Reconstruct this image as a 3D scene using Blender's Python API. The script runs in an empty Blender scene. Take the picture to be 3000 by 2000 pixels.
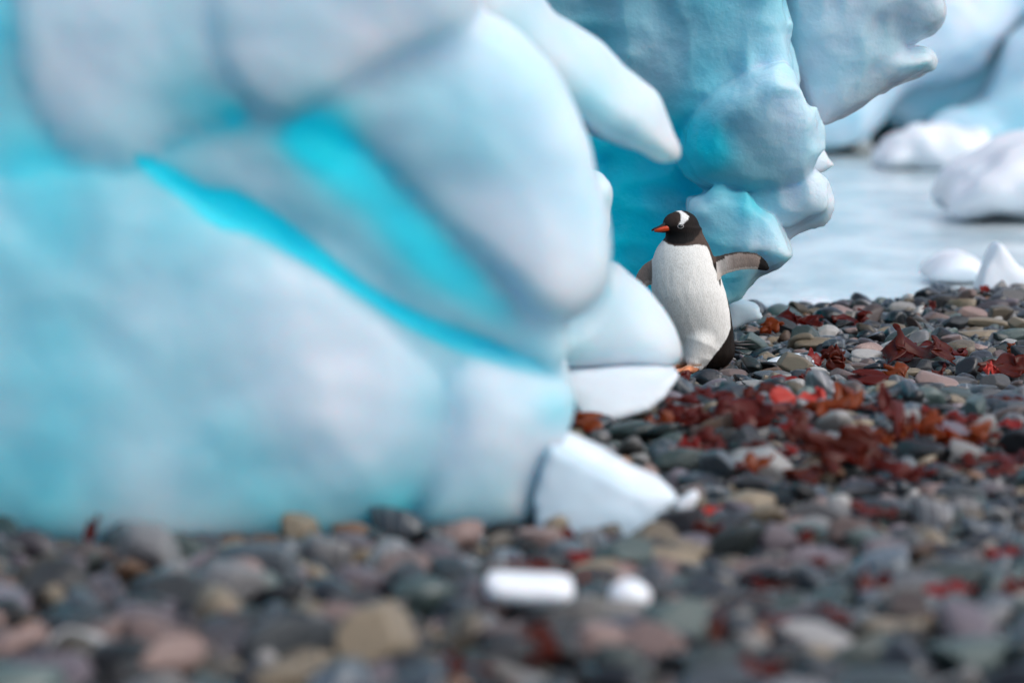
import bpy, math, random
import numpy as np
from mathutils import Vector, Matrix

RS = np.random.RandomState(7)
random.seed(7)
SC = bpy.context.scene
COL = SC.collection

# ------------------------------------------------------------------ camera, sky, sun, exposure
H = 1.4                                   # camera height over the beach by the penguin
FPX = 3000 * 128 / 36.0                   # focal length in photograph pixels
TILT = math.atan(850 / FPX)
CAM = np.array([0.0, 0.0, H])
cam_d = bpy.data.cameras.new('camera')
cam = bpy.data.objects.new('camera', cam_d)
COL.objects.link(cam)
cam.location = CAM
cam.rotation_euler = (math.pi / 2 - TILT, 0, 0)
cam_d.lens = 128
cam_d.sensor_width = 36
cam_d.clip_start = 0.1
cam_d.clip_end = 5000
cam_d.dof.use_dof = True
cam_d.dof.focus_distance = 16.05
cam_d.dof.aperture_fstop = 1.55
SC.camera = cam

SUN_EL, SUN_AZ = math.radians(50), math.radians(58)    # soft light from above, from the viewer's side
world = bpy.data.worlds.new('World')
SC.world = world
world.use_nodes = True
wn = world.node_tree
bg = wn.nodes['Background']
sky = wn.nodes.new('ShaderNodeTexSky')
sky.sky_type = 'NISHITA'
sky.sun_disc = False
sky.sun_elevation = SUN_EL
sky.sun_rotation = SUN_AZ
sky.air_density = 1.0
sky.dust_density = 3.0
sky.ozone_density = 1.0
hs = wn.nodes.new('ShaderNodeHueSaturation')           # an overcast sky: the blue greyed out by cloud
hs.inputs['Saturation'].default_value = 0.72
wn.links.new(sky.outputs[0], hs.inputs['Color'])
wn.links.new(hs.outputs[0], bg.inputs['Color'])
bg.inputs['Strength'].default_value = 0.15
sun_d = bpy.data.lights.new('sun', 'SUN')
sun = bpy.data.objects.new('sun', sun_d)
COL.objects.link(sun)
sun_d.energy = 0.9
sun_d.angle = math.radians(60)
sun_d.color = (1.0, 0.985, 0.96)
# direction towards the sun: off to the side, on the viewer's side of the penguin
sd = Vector((math.cos(SUN_EL) * math.sin(SUN_AZ), -math.cos(SUN_EL) * math.cos(SUN_AZ), math.sin(SUN_EL)))
sky.sun_rotation = math.atan2(sd.x, sd.y)
sun.rotation_euler = sd.to_track_quat('Z', 'Y').to_euler()
SC.view_settings.view_transform = 'Standard'
SC.view_settings.look = 'None'
SC.view_settings.gamma = 1.0
SC.view_settings.exposure = 0.30
SC.render.engine = 'CYCLES'
SC.cycles.max_bounces = 7
SC.cycles.diffuse_bounces = 4
SC.cycles.use_adaptive_sampling = True
SC.cycles.adaptive_threshold = 0.03
SC.cycles.transmission_bounces = 4
SC.cycles.glossy_bounces = 3
SC.cycles.use_denoising = True
SC.cycles.caustics_reflective = False
SC.cycles.caustics_refractive = False

# ------------------------------------------------------------------ helpers: pixels to places
K = 3000 / 2352.0
CT, ST = math.cos(TILT), math.sin(TILT)

def ray(px, py):
    u, v = (px - 1500) / FPX, (py - 1000) / FPX
    return np.array([u, CT - v * ST, -ST - v * CT])

def at(px, py, d):
    """World point seen at photograph pixel (px, py), on the plane y = d."""
    r = ray(px, py)
    return CAM + r * (d / r[1])

def proj(p):
    """World points (n,3) -> photograph pixels."""
    q = np.asarray(p, float) - CAM
    f = q[..., 1] * CT - q[..., 2] * ST
    u = q[..., 0] / f
    v = -(q[..., 1] * ST + q[..., 2] * CT) / f
    return 1500 + u * FPX, 1000 + v * FPX

def smooth(a, b, x):
    t = np.clip((x - a) / (b - a), 0, 1)
    return t * t * (3 - 2 * t)

_L = np.random.RandomState(3).rand(64, 64, 64).astype(np.float32) * 2 - 1

def noise3(x, y, z):
    """Smooth lattice noise in -1..1 (broadcasts)."""
    x, y, z = np.broadcast_arrays(x, y, z)
    xi, yi, zi = np.floor(x).astype(int), np.floor(y).astype(int), np.floor(z).astype(int)
    fx, fy, fz = x - xi, y - yi, z - zi
    fx, fy, fz = [f * f * (3 - 2 * f) for f in (fx, fy, fz)]
    out = 0
    for a in (0, 1):
        wa = fx if a else 1 - fx
        for b in (0, 1):
            wb = fy if b else 1 - fy
            for c in (0, 1):
                wc = fz if c else 1 - fz
                out = out + wa * wb * wc * _L[(xi + a) & 63, (yi + b) & 63, (zi + c) & 63]
    return out

def fbm(x, y, z, n=3):
    o, a = 0, 1.0
    for i in range(n):
        o = o + a * noise3(x + 17.3 * i, y + 5.1 * i, z + 9.7 * i)
        x, y, z, a = x * 2.03, y * 2.03, z * 2.03, a * 0.5
    return o

WATER_Z = -0.10

def G(x, y):
    """Height of the shingle: a berm in front, a dip by the penguin, then down into the water."""
    x, y = np.asarray(x, float), np.asarray(y, float)
    berm = (0.045 + 0.09 * smooth(9.9, 12.9, y)) * (1 - smooth(12.9, 14.4, y))
    berm = berm * (1 - 0.55 * smooth(1.4, 2.4, x))
    y0 = 19.2 + 0.85 * np.clip(x - 1.2, 0, 3.2) - 1.6 * np.clip(0.9 - x, 0, 2)
    drop = np.maximum(0, y - y0)
    back = 0.05 * smooth(18.5, 20.5, y) * smooth(1.8, 2.6, x)
    dip = 0.035 * np.exp(-((x - 0.72) / 0.3) ** 2 - ((y - 15.5) / 0.6) ** 2)
    return berm + back - dip - 0.13 * drop * (drop > 0) - 0.0 * x + 0.018 * noise3(x * 1.3 + 9, y * 0.8, 0.5) + 0.012 * noise3(x * 3.1, y * 2.7, 4.5)

def hit(px, py, dz=0.0):
    """Where the ray through a pixel first meets the shingle (raised by dz)."""
    r = ray(px, py)
    d = np.linspace(6.0, 40, 3400)
    P = CAM + r[None, :] * (d / r[1])[:, None]
    below = P[:, 2] <= G(P[:, 0], P[:, 1]) + dz
    i = int(np.argmax(below)) if below.any() else len(d) - 1
    return P[i]

# ------------------------------------------------------------------ helpers: meshes and objects
def mesh_obj(name, V, F, mats, parent=None, smooth_shade=True, attrs=None, midx=None):
    me = bpy.data.meshes.new(name)
    V = np.asarray(V, np.float32)
    F = np.asarray(F, np.int32)
    me.vertices.add(len(V))
    me.vertices.foreach_set('co', V.ravel())
    k = F.shape[1]
    me.loops.add(F.size)
    me.loops.foreach_set('vertex_index', F.ravel())
    me.polygons.add(len(F))
    me.polygons.foreach_set('loop_start', np.arange(0, F.size, k, dtype=np.int32))
    if not isinstance(mats, (list, tuple)):
        mats = [mats]
    for m in mats:
        me.materials.append(m)
    if midx is not None:
        me.polygons.foreach_set('material_index', np.asarray(midx, np.int32))
    me.polygons.foreach_set('use_smooth', np.full(len(F), smooth_shade, dtype=bool))
    for an, av in (attrs or {}).items():
        av = np.asarray(av, np.float32)
        if av.ndim == 1:
            me.attributes.new(an, 'FLOAT', 'POINT').data.foreach_set('value', av)
        else:
            me.attributes.new(an, 'FLOAT_COLOR', 'POINT').data.foreach_set('color', av.ravel())
    me.update(calc_edges=True)
    o = bpy.data.objects.new(name, me)
    COL.objects.link(o)
    if parent is not None:
        o.parent = parent
    return o

def tag(o, label=None, cat=None, group=None, kind=None):
    for k, v in (('label', label), ('category', cat), ('group', group), ('kind', kind)):
        if v:
            o[k] = v
    return o

def empty(name, loc=(0, 0, 0)):
    e = bpy.data.objects.new(name, None)
    e.empty_display_size = 0.2
    e.location = loc
    COL.objects.link(e)
    return e

def under(o, e):
    """Make o a part of e, o keeping its place."""
    o.parent = e
    o.location = Vector(o.location) - Vector(e.location)
    return o

def nets(F, org, h):
    """Surface nets over a grid of a signed field."""
    S = F < 0
    nx, ny, nz = F.shape
    c = [S[a:nx - 1 + a, b:ny - 1 + b, d:nz - 1 + d] for a in (0, 1) for b in (0, 1) for d in (0, 1)]
    n_in = sum(x.astype(np.int8) for x in c)
    act = (n_in > 0) & (n_in < 8)
    I, J, L = np.nonzero(act)
    idx = np.full(act.shape, -1, np.int32)
    idx[I, J, L] = np.arange(len(I))
    acc = np.zeros((len(I), 3))
    cnt = np.zeros(len(I))
    corners = [(a, b, d) for a in (0, 1) for b in (0, 1) for d in (0, 1)]
    for p in corners:
        for ax in range(3):
            if p[ax]:
                continue
            q = list(p); q[ax] = 1
            fa = F[I + p[0], J + p[1], L + p[2]]
            fb = F[I + q[0], J + q[1], L + q[2]]
            m = (fa < 0) != (fb < 0)
            t = np.where(m, fa / np.where(m, fa - fb, 1), 0)
            pt = np.tile(np.array(p, float), (len(I), 1))
            pt[:, ax] += t
            acc += pt * m[:, None]
            cnt += m
    V = org + h * (np.stack([I, J, L], 1) + acc / cnt[:, None])
    faces = []
    for ax in range(3):
        b, d = (ax + 1) % 3, (ax + 2) % 3
        lo = [slice(None)] * 3; hi = [slice(None)] * 3
        lo[ax] = slice(0, -1); hi[ax] = slice(1, None)
        for o_ in (b, d):
            lo[o_] = slice(1, -1); hi[o_] = slice(1, -1)
        A, B = S[tuple(lo)], S[tuple(hi)]
        for flip, m in ((False, A & ~B), (True, ~A & B)):
            e = np.stack(np.nonzero(m), 1)
            if not len(e):
                continue
            e[:, b] += 1; e[:, d] += 1
            def cell(db, dd):
                cc = e.copy(); cc[:, b] += db; cc[:, d] += dd
                return idx[cc[:, 0], cc[:, 1], cc[:, 2]]
            q = [cell(-1, -1), cell(0, -1), cell(0, 0), cell(-1, 0)]
            if flip:
                q = q[::-1]
            faces.append(np.stack(q, 1))
    Fc = np.concatenate(faces)
    Fc = Fc[(Fc >= 0).all(1)]
    return V, Fc

def chaikin(P, n=2):
    P = np.asarray(P, float)
    for _ in range(n):
        Q = np.roll(P, -1, 0)
        P = np.stack([0.75 * P + 0.25 * Q, 0.25 * P + 0.75 * Q], 1).reshape(-1, 2)
    return P

def poly_sdf(P, X, Z):
    """Signed distance to a closed polygon, negative inside."""
    d2 = np.full(X.shape, 1e9)
    ins = np.zeros(X.shape, bool)
    for a, b in zip(P, np.roll(P, -1, 0)):
        e = b - a
        wx, wz = X - a[0], Z - a[1]
        t = np.clip((wx * e[0] + wz * e[1]) / max(e @ e, 1e-12), 0, 1)
        d2 = np.minimum(d2, (wx - e[0] * t) ** 2 + (wz - e[1] * t) ** 2)
        c = (a[1] > Z) != (b[1] > Z)
        with np.errstate(divide='ignore', invalid='ignore'):
            xx = a[0] + (Z - a[1]) * e[0] / e[1]
        ins ^= c & (X < xx)
    return np.where(ins, -1, 1) * np.sqrt(d2)

class Lobe:
    """A rounded mass of ice: outline (pixels of the 2352-wide view) at its own distance, with thickness, bulge and lean."""
    def __init__(s, poly, d, T, R=0.12, dome=0.12, S=0.35, lean=(0, 0), n=2):
        P = np.array([at(x * K, y * K, d) for x, y in poly])
        for _ in range(3):
            c = P.mean(0)
            dy = np.clip(lean[0] * (P[:, 0] - c[0]) + lean[1] * (P[:, 2] - c[2]), -0.12 * d, 0.12 * d)
            P = np.array([at(x * K, y * K, d + e) for (x, y), e in zip(poly, dy)])
        s.P = chaikin([(p[0], p[2]) for p in P], n)
        s.d, s.T, s.R, s.dome, s.S, s.lean = d, T, R, dome, S, lean
        s.c = s.P.mean(0)
    def box(s):
        a, b = s.P.min(0), s.P.max(0)
        ex = abs(s.lean[0]) * (b[0] - a[0]) + abs(s.lean[1]) * (b[1] - a[1])
        return np.array([a[0], s.d - s.dome - ex * .7, a[1]]), np.array([b[0], s.d + 2 * s.T + s.dome + ex * .7, b[1]])
    def f(s, X, Y, Z):
        x2, z2 = X[:, 0, :], Z[:, 0, :]
        d2 = poly_sdf(s.P, x2, z2)
        ins = np.clip(-d2 / s.S, 0, 1)
        h = s.dome * np.sqrt(1 - (1 - ins) ** 2)
        yc = s.d + s.T + s.lean[0] * (x2 - s.c[0]) + s.lean[1] * (z2 - s.c[1])
        q1 = (d2 + s.R)[:, None, :] + 0 * Y
        q2 = np.abs(Y - yc[:, None, :]) - (s.T + h - s.R)[:, None, :]
        return np.minimum(np.maximum(q1, q2), 0) + np.sqrt(np.maximum(q1, 0) ** 2 + np.maximum(q2, 0) ** 2) - s.R

def smin(a, b, k):
    t = np.clip(0.5 + 0.5 * (b - a) / k, 0, 1)
    return b + (a - b) * t - k * t * (1 - t)

def ice(name, lobes, mat, h=0.02, k=0.05, bumps=((0.03, 2.2),), scallop=None, blue=0.3, spots=(), parent=None, cuts=(), lobe_blue=None, glow_vein=None):
    """One body of ice out of one or more lobes. bumps: (metres, frequency); spots: clear or white ice, with crevice glow and lit faces painted in (px, py, radius, amount)."""
    lo = np.min([l.box()[0] for l in lobes], 0) - 0.12
    hi = np.max([l.box()[1] for l in lobes], 0) + 0.12
    n = np.ceil((hi - lo) / h).astype(int) + 1
    ax = [lo[i] + h * np.arange(n[i]) for i in range(3)]
    X, Y, Z = np.meshgrid(*ax, indexing='ij')
    F, wsum, bsum = None, 0, 0
    for i, l in enumerate(lobes):
        g = l.f(X, Y, Z)
        if lobe_blue is not None:
            w = np.exp(np.clip(-g / 0.018, -30, 12)).astype(np.float32) + 1e-9
            wsum = wsum + w; bsum = bsum + w * lobe_blue[i]
        F = g if F is None else smin(F, g, k)
    for l in cuts:
        F = np.maximum(F, -l.f(X, Y, Z))
    if glow_vein is not None:      # a shallow groove along the blue crack, whose glow is painted in below
        gx, gy = proj(np.stack([X, Y, Z], -1)[:, ::4, :, :])
        for j in range(gx.shape[1]):
            dj = poly_sdf(glow_vein, gx[:, j] / K, gy[:, j] / K)
            F[:, 4 * j:4 * j + 4, :] += (0.006 * (1 - smooth(-14, 8, dj)))[:, None, :]
    near = np.abs(F) < 0.2
    xs, ys, zs = X[near], Y[near], Z[near]
    dv = 0
    for amp, fr in bumps:
        dv = dv + amp * fbm(xs * fr + 3.1, ys * fr + 1.7, zs * fr, 2)
    if scallop:
        amp, fr = scallop
        w = 0.35 * noise3(xs * fr * .7, ys * fr * .7, zs * fr * .7 + 40)
        dv = dv - amp * 0.62 + amp * np.abs(noise3(xs * fr + w, ys * fr, zs * fr + w)) + 0.7 * amp * np.abs(noise3(xs * fr * 2.3, ys * fr * 2.3 + 7, zs * fr * 2.3))
    F[near] += dv
    F[0] = F[-1] = 1; F[:, 0] = F[:, -1] = 1; F[:, :, 0] = F[:, :, -1] = 1
    V, Fc = nets(F, lo, h)
    px, py = proj(V)
    px, py = px / K, py / K
    if lobe_blue is not None:
        ci = np.clip(np.round((V - lo) / h).astype(int), 0, n - 1)
        b = (bsum / wsum)[ci[:, 0], ci[:, 1], ci[:, 2]].astype(float)
    else:
        b = np.full(len(V), float(blue))
    for sx, sy, r, amt in spots:
        b = b + amt * np.exp(-(((px - sx) ** 2 + (py - sy) ** 2) / r ** 2))
    if glow_vein is not None:
        dv_ = poly_sdf(glow_vein, px, py)
        wv = (1 - smooth(-8, 16, dv_)) * np.interp(px, [700, 1000, 1250], [1.0, 0.75, 0.45])
        b = b * (1 - wv) + 1.1 * wv  # clear blue ice plus the crack's cyan glow, painted into the colour
    b = np.clip(b + 0.19 * fbm(V[:, 0] * 2.1, V[:, 1] * 2.1, V[:, 2] * 2.1, 3), 0, 1)
    return mesh_obj(name, V, Fc, mat, parent, attrs={'blue': b})

# ------------------------------------------------------------------ materials
def new_mat(name):
    m = bpy.data.materials.new(name)
    m.use_nodes = True
    return m, m.node_tree.nodes, m.node_tree.links, m.node_tree.nodes['Principled BSDF']

def mixc(N, L, fac, a, b):
    x = N.new('ShaderNodeMix'); x.data_type = 'RGBA'
    for sock, v in ((x.inputs[0], fac), (x.inputs[6], a), (x.inputs[7], b)):
        if hasattr(v, 'links'):
            L.new(v, sock)
        elif isinstance(v, (int, float)):
            sock.default_value = v
        else:
            sock.default_value = (*v, 1)
    return x.outputs[2]

def noise_node(N, L, scale, detail=3, coord='Object', vec=None):
    t = N.new('ShaderNodeTexNoise')
    t.inputs['Scale'].default_value = scale
    t.inputs['Detail'].default_value = detail
    if vec is None:
        tc = N.new('ShaderNodeTexCoord')
        vec = tc.outputs[coord]
    L.new(vec, t.inputs['Vector'])
    return t.outputs[0]

def ramp(N, L, fac, stops):
    r = N.new('ShaderNodeValToRGB')
    while len(r.color_ramp.elements) < len(stops):
        r.color_ramp.elements.new(0.5)
    for e, (p, c) in zip(r.color_ramp.elements, stops):
        e.position = p; e.color = (*c, 1)
    L.new(fac, r.inputs[0])
    return r.outputs[0]

def bump(N, L, height, strength, dist, bsdf, prev=None):
    b = N.new('ShaderNodeBump')
    b.inputs['Strength'].default_value = strength
    b.inputs['Distance'].default_value = dist
    L.new(height, b.inputs['Height'])
    if prev is not None:
        L.new(prev, b.inputs['Normal'])
    if bsdf is not None:
        L.new(b.outputs[0], bsdf.inputs['Normal'])
    return b.outputs[0]

def ice_mat(name, stops, sss=0.35, radius=0.06, rough=0.38, bsc=14, bst=0.25):
    m, N, L, B = new_mat(name)
    a = N.new('ShaderNodeAttribute'); a.attribute_name = 'blue'
    n = noise_node(N, L, 3.0, 4)
    ma = N.new('ShaderNodeMath'); ma.operation = 'MULTIPLY_ADD'
    L.new(n, ma.inputs[0]); ma.inputs[1].default_value = 0.12
    s = N.new('ShaderNodeMath'); s.operation = 'SUBTRACT'
    L.new(a.outputs['Fac'], s.inputs[0]); s.inputs[1].default_value = 0.06
    L.new(s.outputs[0], ma.inputs[2])
    L.new(ramp(N, L, ma.outputs[0], stops), B.inputs['Base Color'])
    B.inputs['Roughness'].default_value = rough
    B.inputs['IOR'].default_value = 1.31
    B.inputs['Specular IOR Level'].default_value = 0.4
    B.inputs['Subsurface Weight'].default_value = sss
    B.inputs['Subsurface Radius'].default_value = (0.35, 0.9, 1.0)
    B.inputs['Subsurface Scale'].default_value = radius
    f1 = bump(N, L, noise_node(N, L, bsc, 5), bst, 0.02, None)
    bump(N, L, noise_node(N, L, bsc * 5, 4), bst * 0.6, 0.004, B, f1)
    return m

ICE_STOPS = [(0.0, (0.72, 0.79, 0.88)), (0.25, (0.53, 0.71, 0.82)), (0.55, (0.28, 0.62, 0.74)), (0.8, (0.06, 0.64, 0.79)), (1.0, (0.004, 0.74, 0.93))]
M_ICE = ice_mat('glacier_ice', ICE_STOPS, sss=1.0, radius=0.26)
M_ICE_B = ice_mat('glacier_ice_scalloped', ICE_STOPS, sss=0.9, radius=0.16, bsc=16, bst=0.6, rough=0.24)
M_SNOWICE = ice_mat('white_bubbly_ice', [(0.0, (0.86, 0.88, 0.93)), (0.5, (0.70, 0.80, 0.88)), (1.0, (0.45, 0.60, 0.70))], sss=0.3, radius=0.04, rough=0.3)

def stone_mat(name, col, col2, rough=0.45, speck=0.25, band=0.0):
    m, N, L, B = new_mat(name)
    tc = N.new('ShaderNodeTexCoord')
    geo = N.new('ShaderNodeNewGeometry')
    oi = N.new('ShaderNodeObjectInfo')
    ad = N.new('ShaderNodeMath'); ad.operation = 'ADD'
    L.new(geo.outputs['Random Per Island'], ad.inputs[0]); L.new(oi.outputs['Random'], ad.inputs[1])
    fr = N.new('ShaderNodeMath'); fr.operation = 'FRACT'
    L.new(ad.outputs[0], fr.inputs[0])
    big = noise_node(N, L, 9, 3)
    c = mixc(N, L, big, col, col2)
    sp = noise_node(N, L, 190, 3)
    spr = ramp(N, L, sp, [(0.42, (1 - speck,) * 3), (0.60, (1 + 0 * speck,) * 3)])
    mul = N.new('ShaderNodeMix'); mul.data_type = 'RGBA'; mul.blend_type = 'MULTIPLY'; mul.inputs[0].default_value = 1
    L.new(c, mul.inputs[6]); L.new(spr, mul.inputs[7])
    c = mul.outputs[2]
    if band:
        w = N.new('ShaderNodeTexWave'); w.inputs['Scale'].default_value = 9; w.inputs['Distortion'].default_value = 5
        w.inputs['Detail'].default_value = 2
        L.new(tc.outputs['Object'], w.inputs[0])
        wr = ramp(N, L, w.outputs[1], [(0.80, (0, 0, 0)), (0.96, (band,) * 3)])
        c = mixc(N, L, wr, c, (0.55, 0.54, 0.52))
    hsv = N.new('ShaderNodeHueSaturation')
    mr = N.new('ShaderNodeMapRange'); mr.inputs[3].default_value = 0.16; mr.inputs[4].default_value = 1.18
    L.new(fr.outputs[0], mr.inputs[0]); L.new(mr.outputs[0], hsv.inputs['Value']); L.new(c, hsv.inputs['Color'])
    L.new(hsv.outputs[0], B.inputs['Base Color'])
    B.inputs['Roughness'].default_value = rough
    B.inputs['Coat Weight'].default_value = 0.22        # wet film
    B.inputs['Coat Roughness'].default_value = 0.16
    b1 = bump(N, L, noise_node(N, L, 30, 4), 0.35, 0.012, None)
    bump(N, L, noise_node(N, L, 240, 2), 0.4, 0.0015, B, b1)
    return m

BROWN_W = np.array([0.26, 0.12, 0.09, 0.08, 0.15, 0.11, 0.13, 0.02, 0.04])
STONES = {   # colour word: material
    'charcoal black': stone_mat('stone_charcoal', (0.012, 0.014, 0.018), (0.026, 0.029, 0.035), 0.3),
    'slate blue': stone_mat('stone_slate', (0.040, 0.062, 0.082), (0.080, 0.110, 0.138), 0.36, band=0.25),
    'green-grey': stone_mat('stone_green', (0.052, 0.088, 0.086), (0.105, 0.150, 0.142), 0.4),
    'mid grey': stone_mat('stone_grey', (0.125, 0.128, 0.138), (0.21, 0.205, 0.21), 0.45, band=0.35),
    'tan': stone_mat('stone_tan', (0.25, 0.195, 0.125), (0.37, 0.295, 0.20), 0.5, 0.45),
    'pinkish brown': stone_mat('stone_pink', (0.24, 0.155, 0.135), (0.36, 0.25, 0.225), 0.48, 0.3),
    'mauve grey': stone_mat('stone_mauve', (0.125, 0.100, 0.120), (0.22, 0.185, 0.21), 0.45, 0.2),
    'pale grey': stone_mat('stone_pale', (0.40, 0.385, 0.37), (0.58, 0.56, 0.54), 0.5, 0.3),
    'lichen yellow': stone_mat('stone_lichen', (0.22, 0.22, 0.16), (0.46, 0.45, 0.18), 0.6, 0.4),
    'rust brown': stone_mat('stone_rust', (0.20, 0.095, 0.050), (0.34, 0.18, 0.09), 0.48, 0.3),
}
CLASS_NAMES = ['charcoal black', 'slate blue', 'green-grey', 'mid grey', 'tan', 'pinkish brown', 'mauve grey', 'pale grey', 'rust brown']
CLASS_W = np.array([0.22, 0.17, 0.13, 0.11, 0.12, 0.07, 0.08, 0.075, 0.025])
CLASS_W = CLASS_W / CLASS_W.sum()

def weed_mat(name, dark, light, trans):
    m, N, L, B = new_mat(name)
    c = mixc(N, L, noise_node(N, L, 14, 3), dark, light)
    L.new(c, B.inputs['Base Color'])
    B.inputs['Roughness'].default_value = 0.25
    B.inputs['Specular IOR Level'].default_value = 0.35
    B.inputs['Coat Weight'].default_value = 0.08
    B.inputs['Coat Roughness'].default_value = 0.12
    t = N.new('ShaderNodeBsdfTranslucent')
    t.inputs[0].default_value = (*trans, 1)
    mx = N.new('ShaderNodeMixShader'); mx.inputs[0].default_value = 0.5
    out = N['Material Output'] if 'Material Output' in N else N.new('ShaderNodeOutputMaterial')
    L.new(B.outputs[0], mx.inputs[1]); L.new(t.outputs[0], mx.inputs[2])
    L.new(mx.outputs[0], out.inputs['Surface'])
    bump(N, L, noise_node(N, L, 40, 3), 0.3, 0.006, B)
    return m

WEEDS = {
    'dark red': weed_mat('weed_dark_red', (0.10, 0.010, 0.008), (0.17, 0.022, 0.014), (0.42, 0.035, 0.012)),
    'brown': weed_mat('weed_brown', (0.07, 0.008, 0.004), (0.14, 0.020, 0.007), (0.46, 0.06, 0.010)),
    'orange': weed_mat('weed_orange', (0.20, 0.034, 0.007), (0.32, 0.072, 0.015), (0.62, 0.12, 0.016)),
    'coral red': weed_mat('weed_coral', (0.55, 0.05, 0.04), (0.70, 0.10, 0.07), (0.90, 0.12, 0.08)),
    'bright red': weed_mat('weed_bright', (0.22, 0.015, 0.012), (0.36, 0.03, 0.024), (0.70, 0.05, 0.03)),
}

# ------------------------------------------------------------------ the setting: shingle sheet and water
xs = np.concatenate([[-900, -300, -90, -30, -12], np.linspace(-6, 7, 105), [14, 32, 90, 300, 900]])
ys = np.concatenate([[-60, -10, 2, 4.5], np.linspace(6, 24, 145), [26, 30, 40, 80, 200, 600, 2500]])
XX, YY = np.meshgrid(xs, ys, indexing='ij')
ZZ = np.maximum(G(XX, YY) - 0.03, -3.0 - 0.002 * np.abs(YY))
Vg = np.stack([XX, YY, ZZ], -1).reshape(-1, 3)
ii, jj = np.meshgrid(np.arange(len(xs) - 1), np.arange(len(ys) - 1), indexing='ij')
q = (ii * len(ys) + jj).ravel()
Fg = np.stack([q, q + len(ys), q + len(ys) + 1, q + 1], 1)
m, N, L, B = new_mat('gravel_bed')
L.new(ramp(N, L, noise_node(N, L, 60, 5), [(0.3, (0.018, 0.019, 0.021)), (0.55, (0.06, 0.06, 0.062)), (0.75, (0.15, 0.14, 0.13))]), B.inputs['Base Color'])
B.inputs['Roughness'].default_value = 0.6
bump(N, L, noise_node(N, L, 45, 4), 0.9, 0.03, B)
tag(mesh_obj('beach', Vg, Fg, m), kind='structure')

m, N, L, B = new_mat('icy_sea')
vv = N.new('ShaderNodeTexCoord')
mp = N.new('ShaderNodeMapping'); mp.inputs['Scale'].default_value = (1.0, 0.35, 1.0)
L.new(vv.outputs['Object'], mp.inputs[0])
L.new(ramp(N, L, noise_node(N, L, 1.3, 7, vec=mp.outputs[0]), [(0.36, (0.34, 0.46, 0.50)), (0.64, (0.74, 0.82, 0.84))]), B.inputs['Base Color'])
B.inputs['Roughness'].default_value = 0.16
B.inputs['IOR'].default_value = 1.33
b1 = bump(N, L, noise_node(N, L, 2.6, 4, vec=mp.outputs[0]), 0.8, 0.05, None)
bump(N, L, noise_node(N, L, 11, 3, vec=mp.outputs[0]), 0.6, 0.012, B, b1)
wx = np.array([-3000., -40, -10, 0, 5, 10, 40, 3000]); wy = np.array([15.5, 18, 21, 24, 28, 40, 80, 400, 4000])
a, b = np.meshgrid(wx, wy, indexing='ij')
i2, j2 = np.meshgrid(np.arange(len(wx) - 1), np.arange(len(wy) - 1), indexing='ij')
q = (i2 * len(wy) + j2).ravel()
tag(mesh_obj('water', np.stack([a, b, 0 * a + WATER_Z], -1).reshape(-1, 3), np.stack([q, q + len(wy), q + len(wy) + 1, q + 1], 1), m), kind='structure')

# ------------------------------------------------------------------ the front iceberg
fb = empty('stranded_iceberg', (-0.9, 10.6, 0.12))
tag(fb, 'huge blue-white iceberg stranded on the shingle with a vivid cyan crack across its face', 'iceberg')
CORE = Lobe([(-420, -330), (960, -330), (1020, 60), (1190, 150), (1285, 250), (1335, 420), (1345, 560), (1290, 720), (1250, 800), (1215, 900), (1150, 1120), (900, 1200), (-420, 1200)], 10.10, 1.4, R=0.25, dome=0.03, S=0.5, lean=(0.20, 0.04))
LOWER = Lobe([(-420, 400), (140, 388), (312, 380), (452, 462), (512, 512), (562, 530), (618, 558), (655, 590), (740, 635), (812, 686), (885, 740), (945, 796), (1015, 862), (1065, 950), (1040, 1060), (970, 1160), (880, 1228), (500, 1258), (200, 1250), (-420, 1245)],
             9.98, 0.8, R=0.05, dome=0.09, S=0.55, lean=(0.20, 0.06))
SIDE = Lobe([(1005, 880), (1090, 800), (1190, 805), (1285, 858), (1330, 930), (1285, 1030), (1240, 1120), (1225, 1230), (930, 1240), (965, 1130), (1010, 1010)],
            10.10, 0.6, R=0.09, dome=0.07, S=0.3, lean=(0.22, 0.10))
SLAB = Lobe([(380, 370), (520, 290), (640, 250), (740, 280), (860, 380), (960, 475), (1060, 580), (1160, 670), (1250, 715), (1310, 770), (1290, 852), (1180, 815), (1030, 722), (900, 628), (800, 550), (715, 498), (635, 462), (580, 436), (535, 424), (470, 424), (435, 402)],
            10.06, 0.6, R=0.03, dome=0.02, S=0.25, lean=(0.20, 0.08))
CENTRAL = Lobe([(680, 262), (800, 195), (930, 110), (1060, 30), (1160, 60), (1270, 160), (1335, 280), (1362, 380), (1388, 470), (1402, 545), (1396, 620), (1352, 705), (1290, 740), (1225, 712), (1150, 622), (1050, 545), (955, 462), (890, 392), (830, 340), (750, 305)],
               10.12, 0.8, R=0.06, dome=0.08, S=0.5, lean=(0.22, 0.20))
UPPER = Lobe([(470, -330), (480, 90), (515, 180), (560, 235), (640, 283), (720, 255), (830, 185), (950, 118), (1070, 68), (1110, -60), (1080, -330)],
             10.00, 0.7, R=0.06, dome=0.06, S=0.4, lean=(0.20, 0.02))
SHOULDER = Lobe([(35, -330), (28, 120), (60, 230), (105, 300), (150, 365), (235, 396), (330, 380), (440, 310), (600, 262), (640, 130), (640, -330)],
                9.94, 0.7, R=0.06, dome=0.06, S=0.42, lean=(0.20, 0.02))
EDGE = Lobe([(-420, 240), (20, 262), (80, 300), (112, 345), (70, 405), (-60, 425), (-420, 430)], 9.95, 0.5, R=0.12, dome=0.08, S=0.2, lean=(0.1, 0.1))
EDGE2 = Lobe([(-420, -330), (45, -330), (48, 40), (10, 75), (-420, 60)], 10.0, 0.6, R=0.12, dome=0.08, S=0.2)
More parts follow.
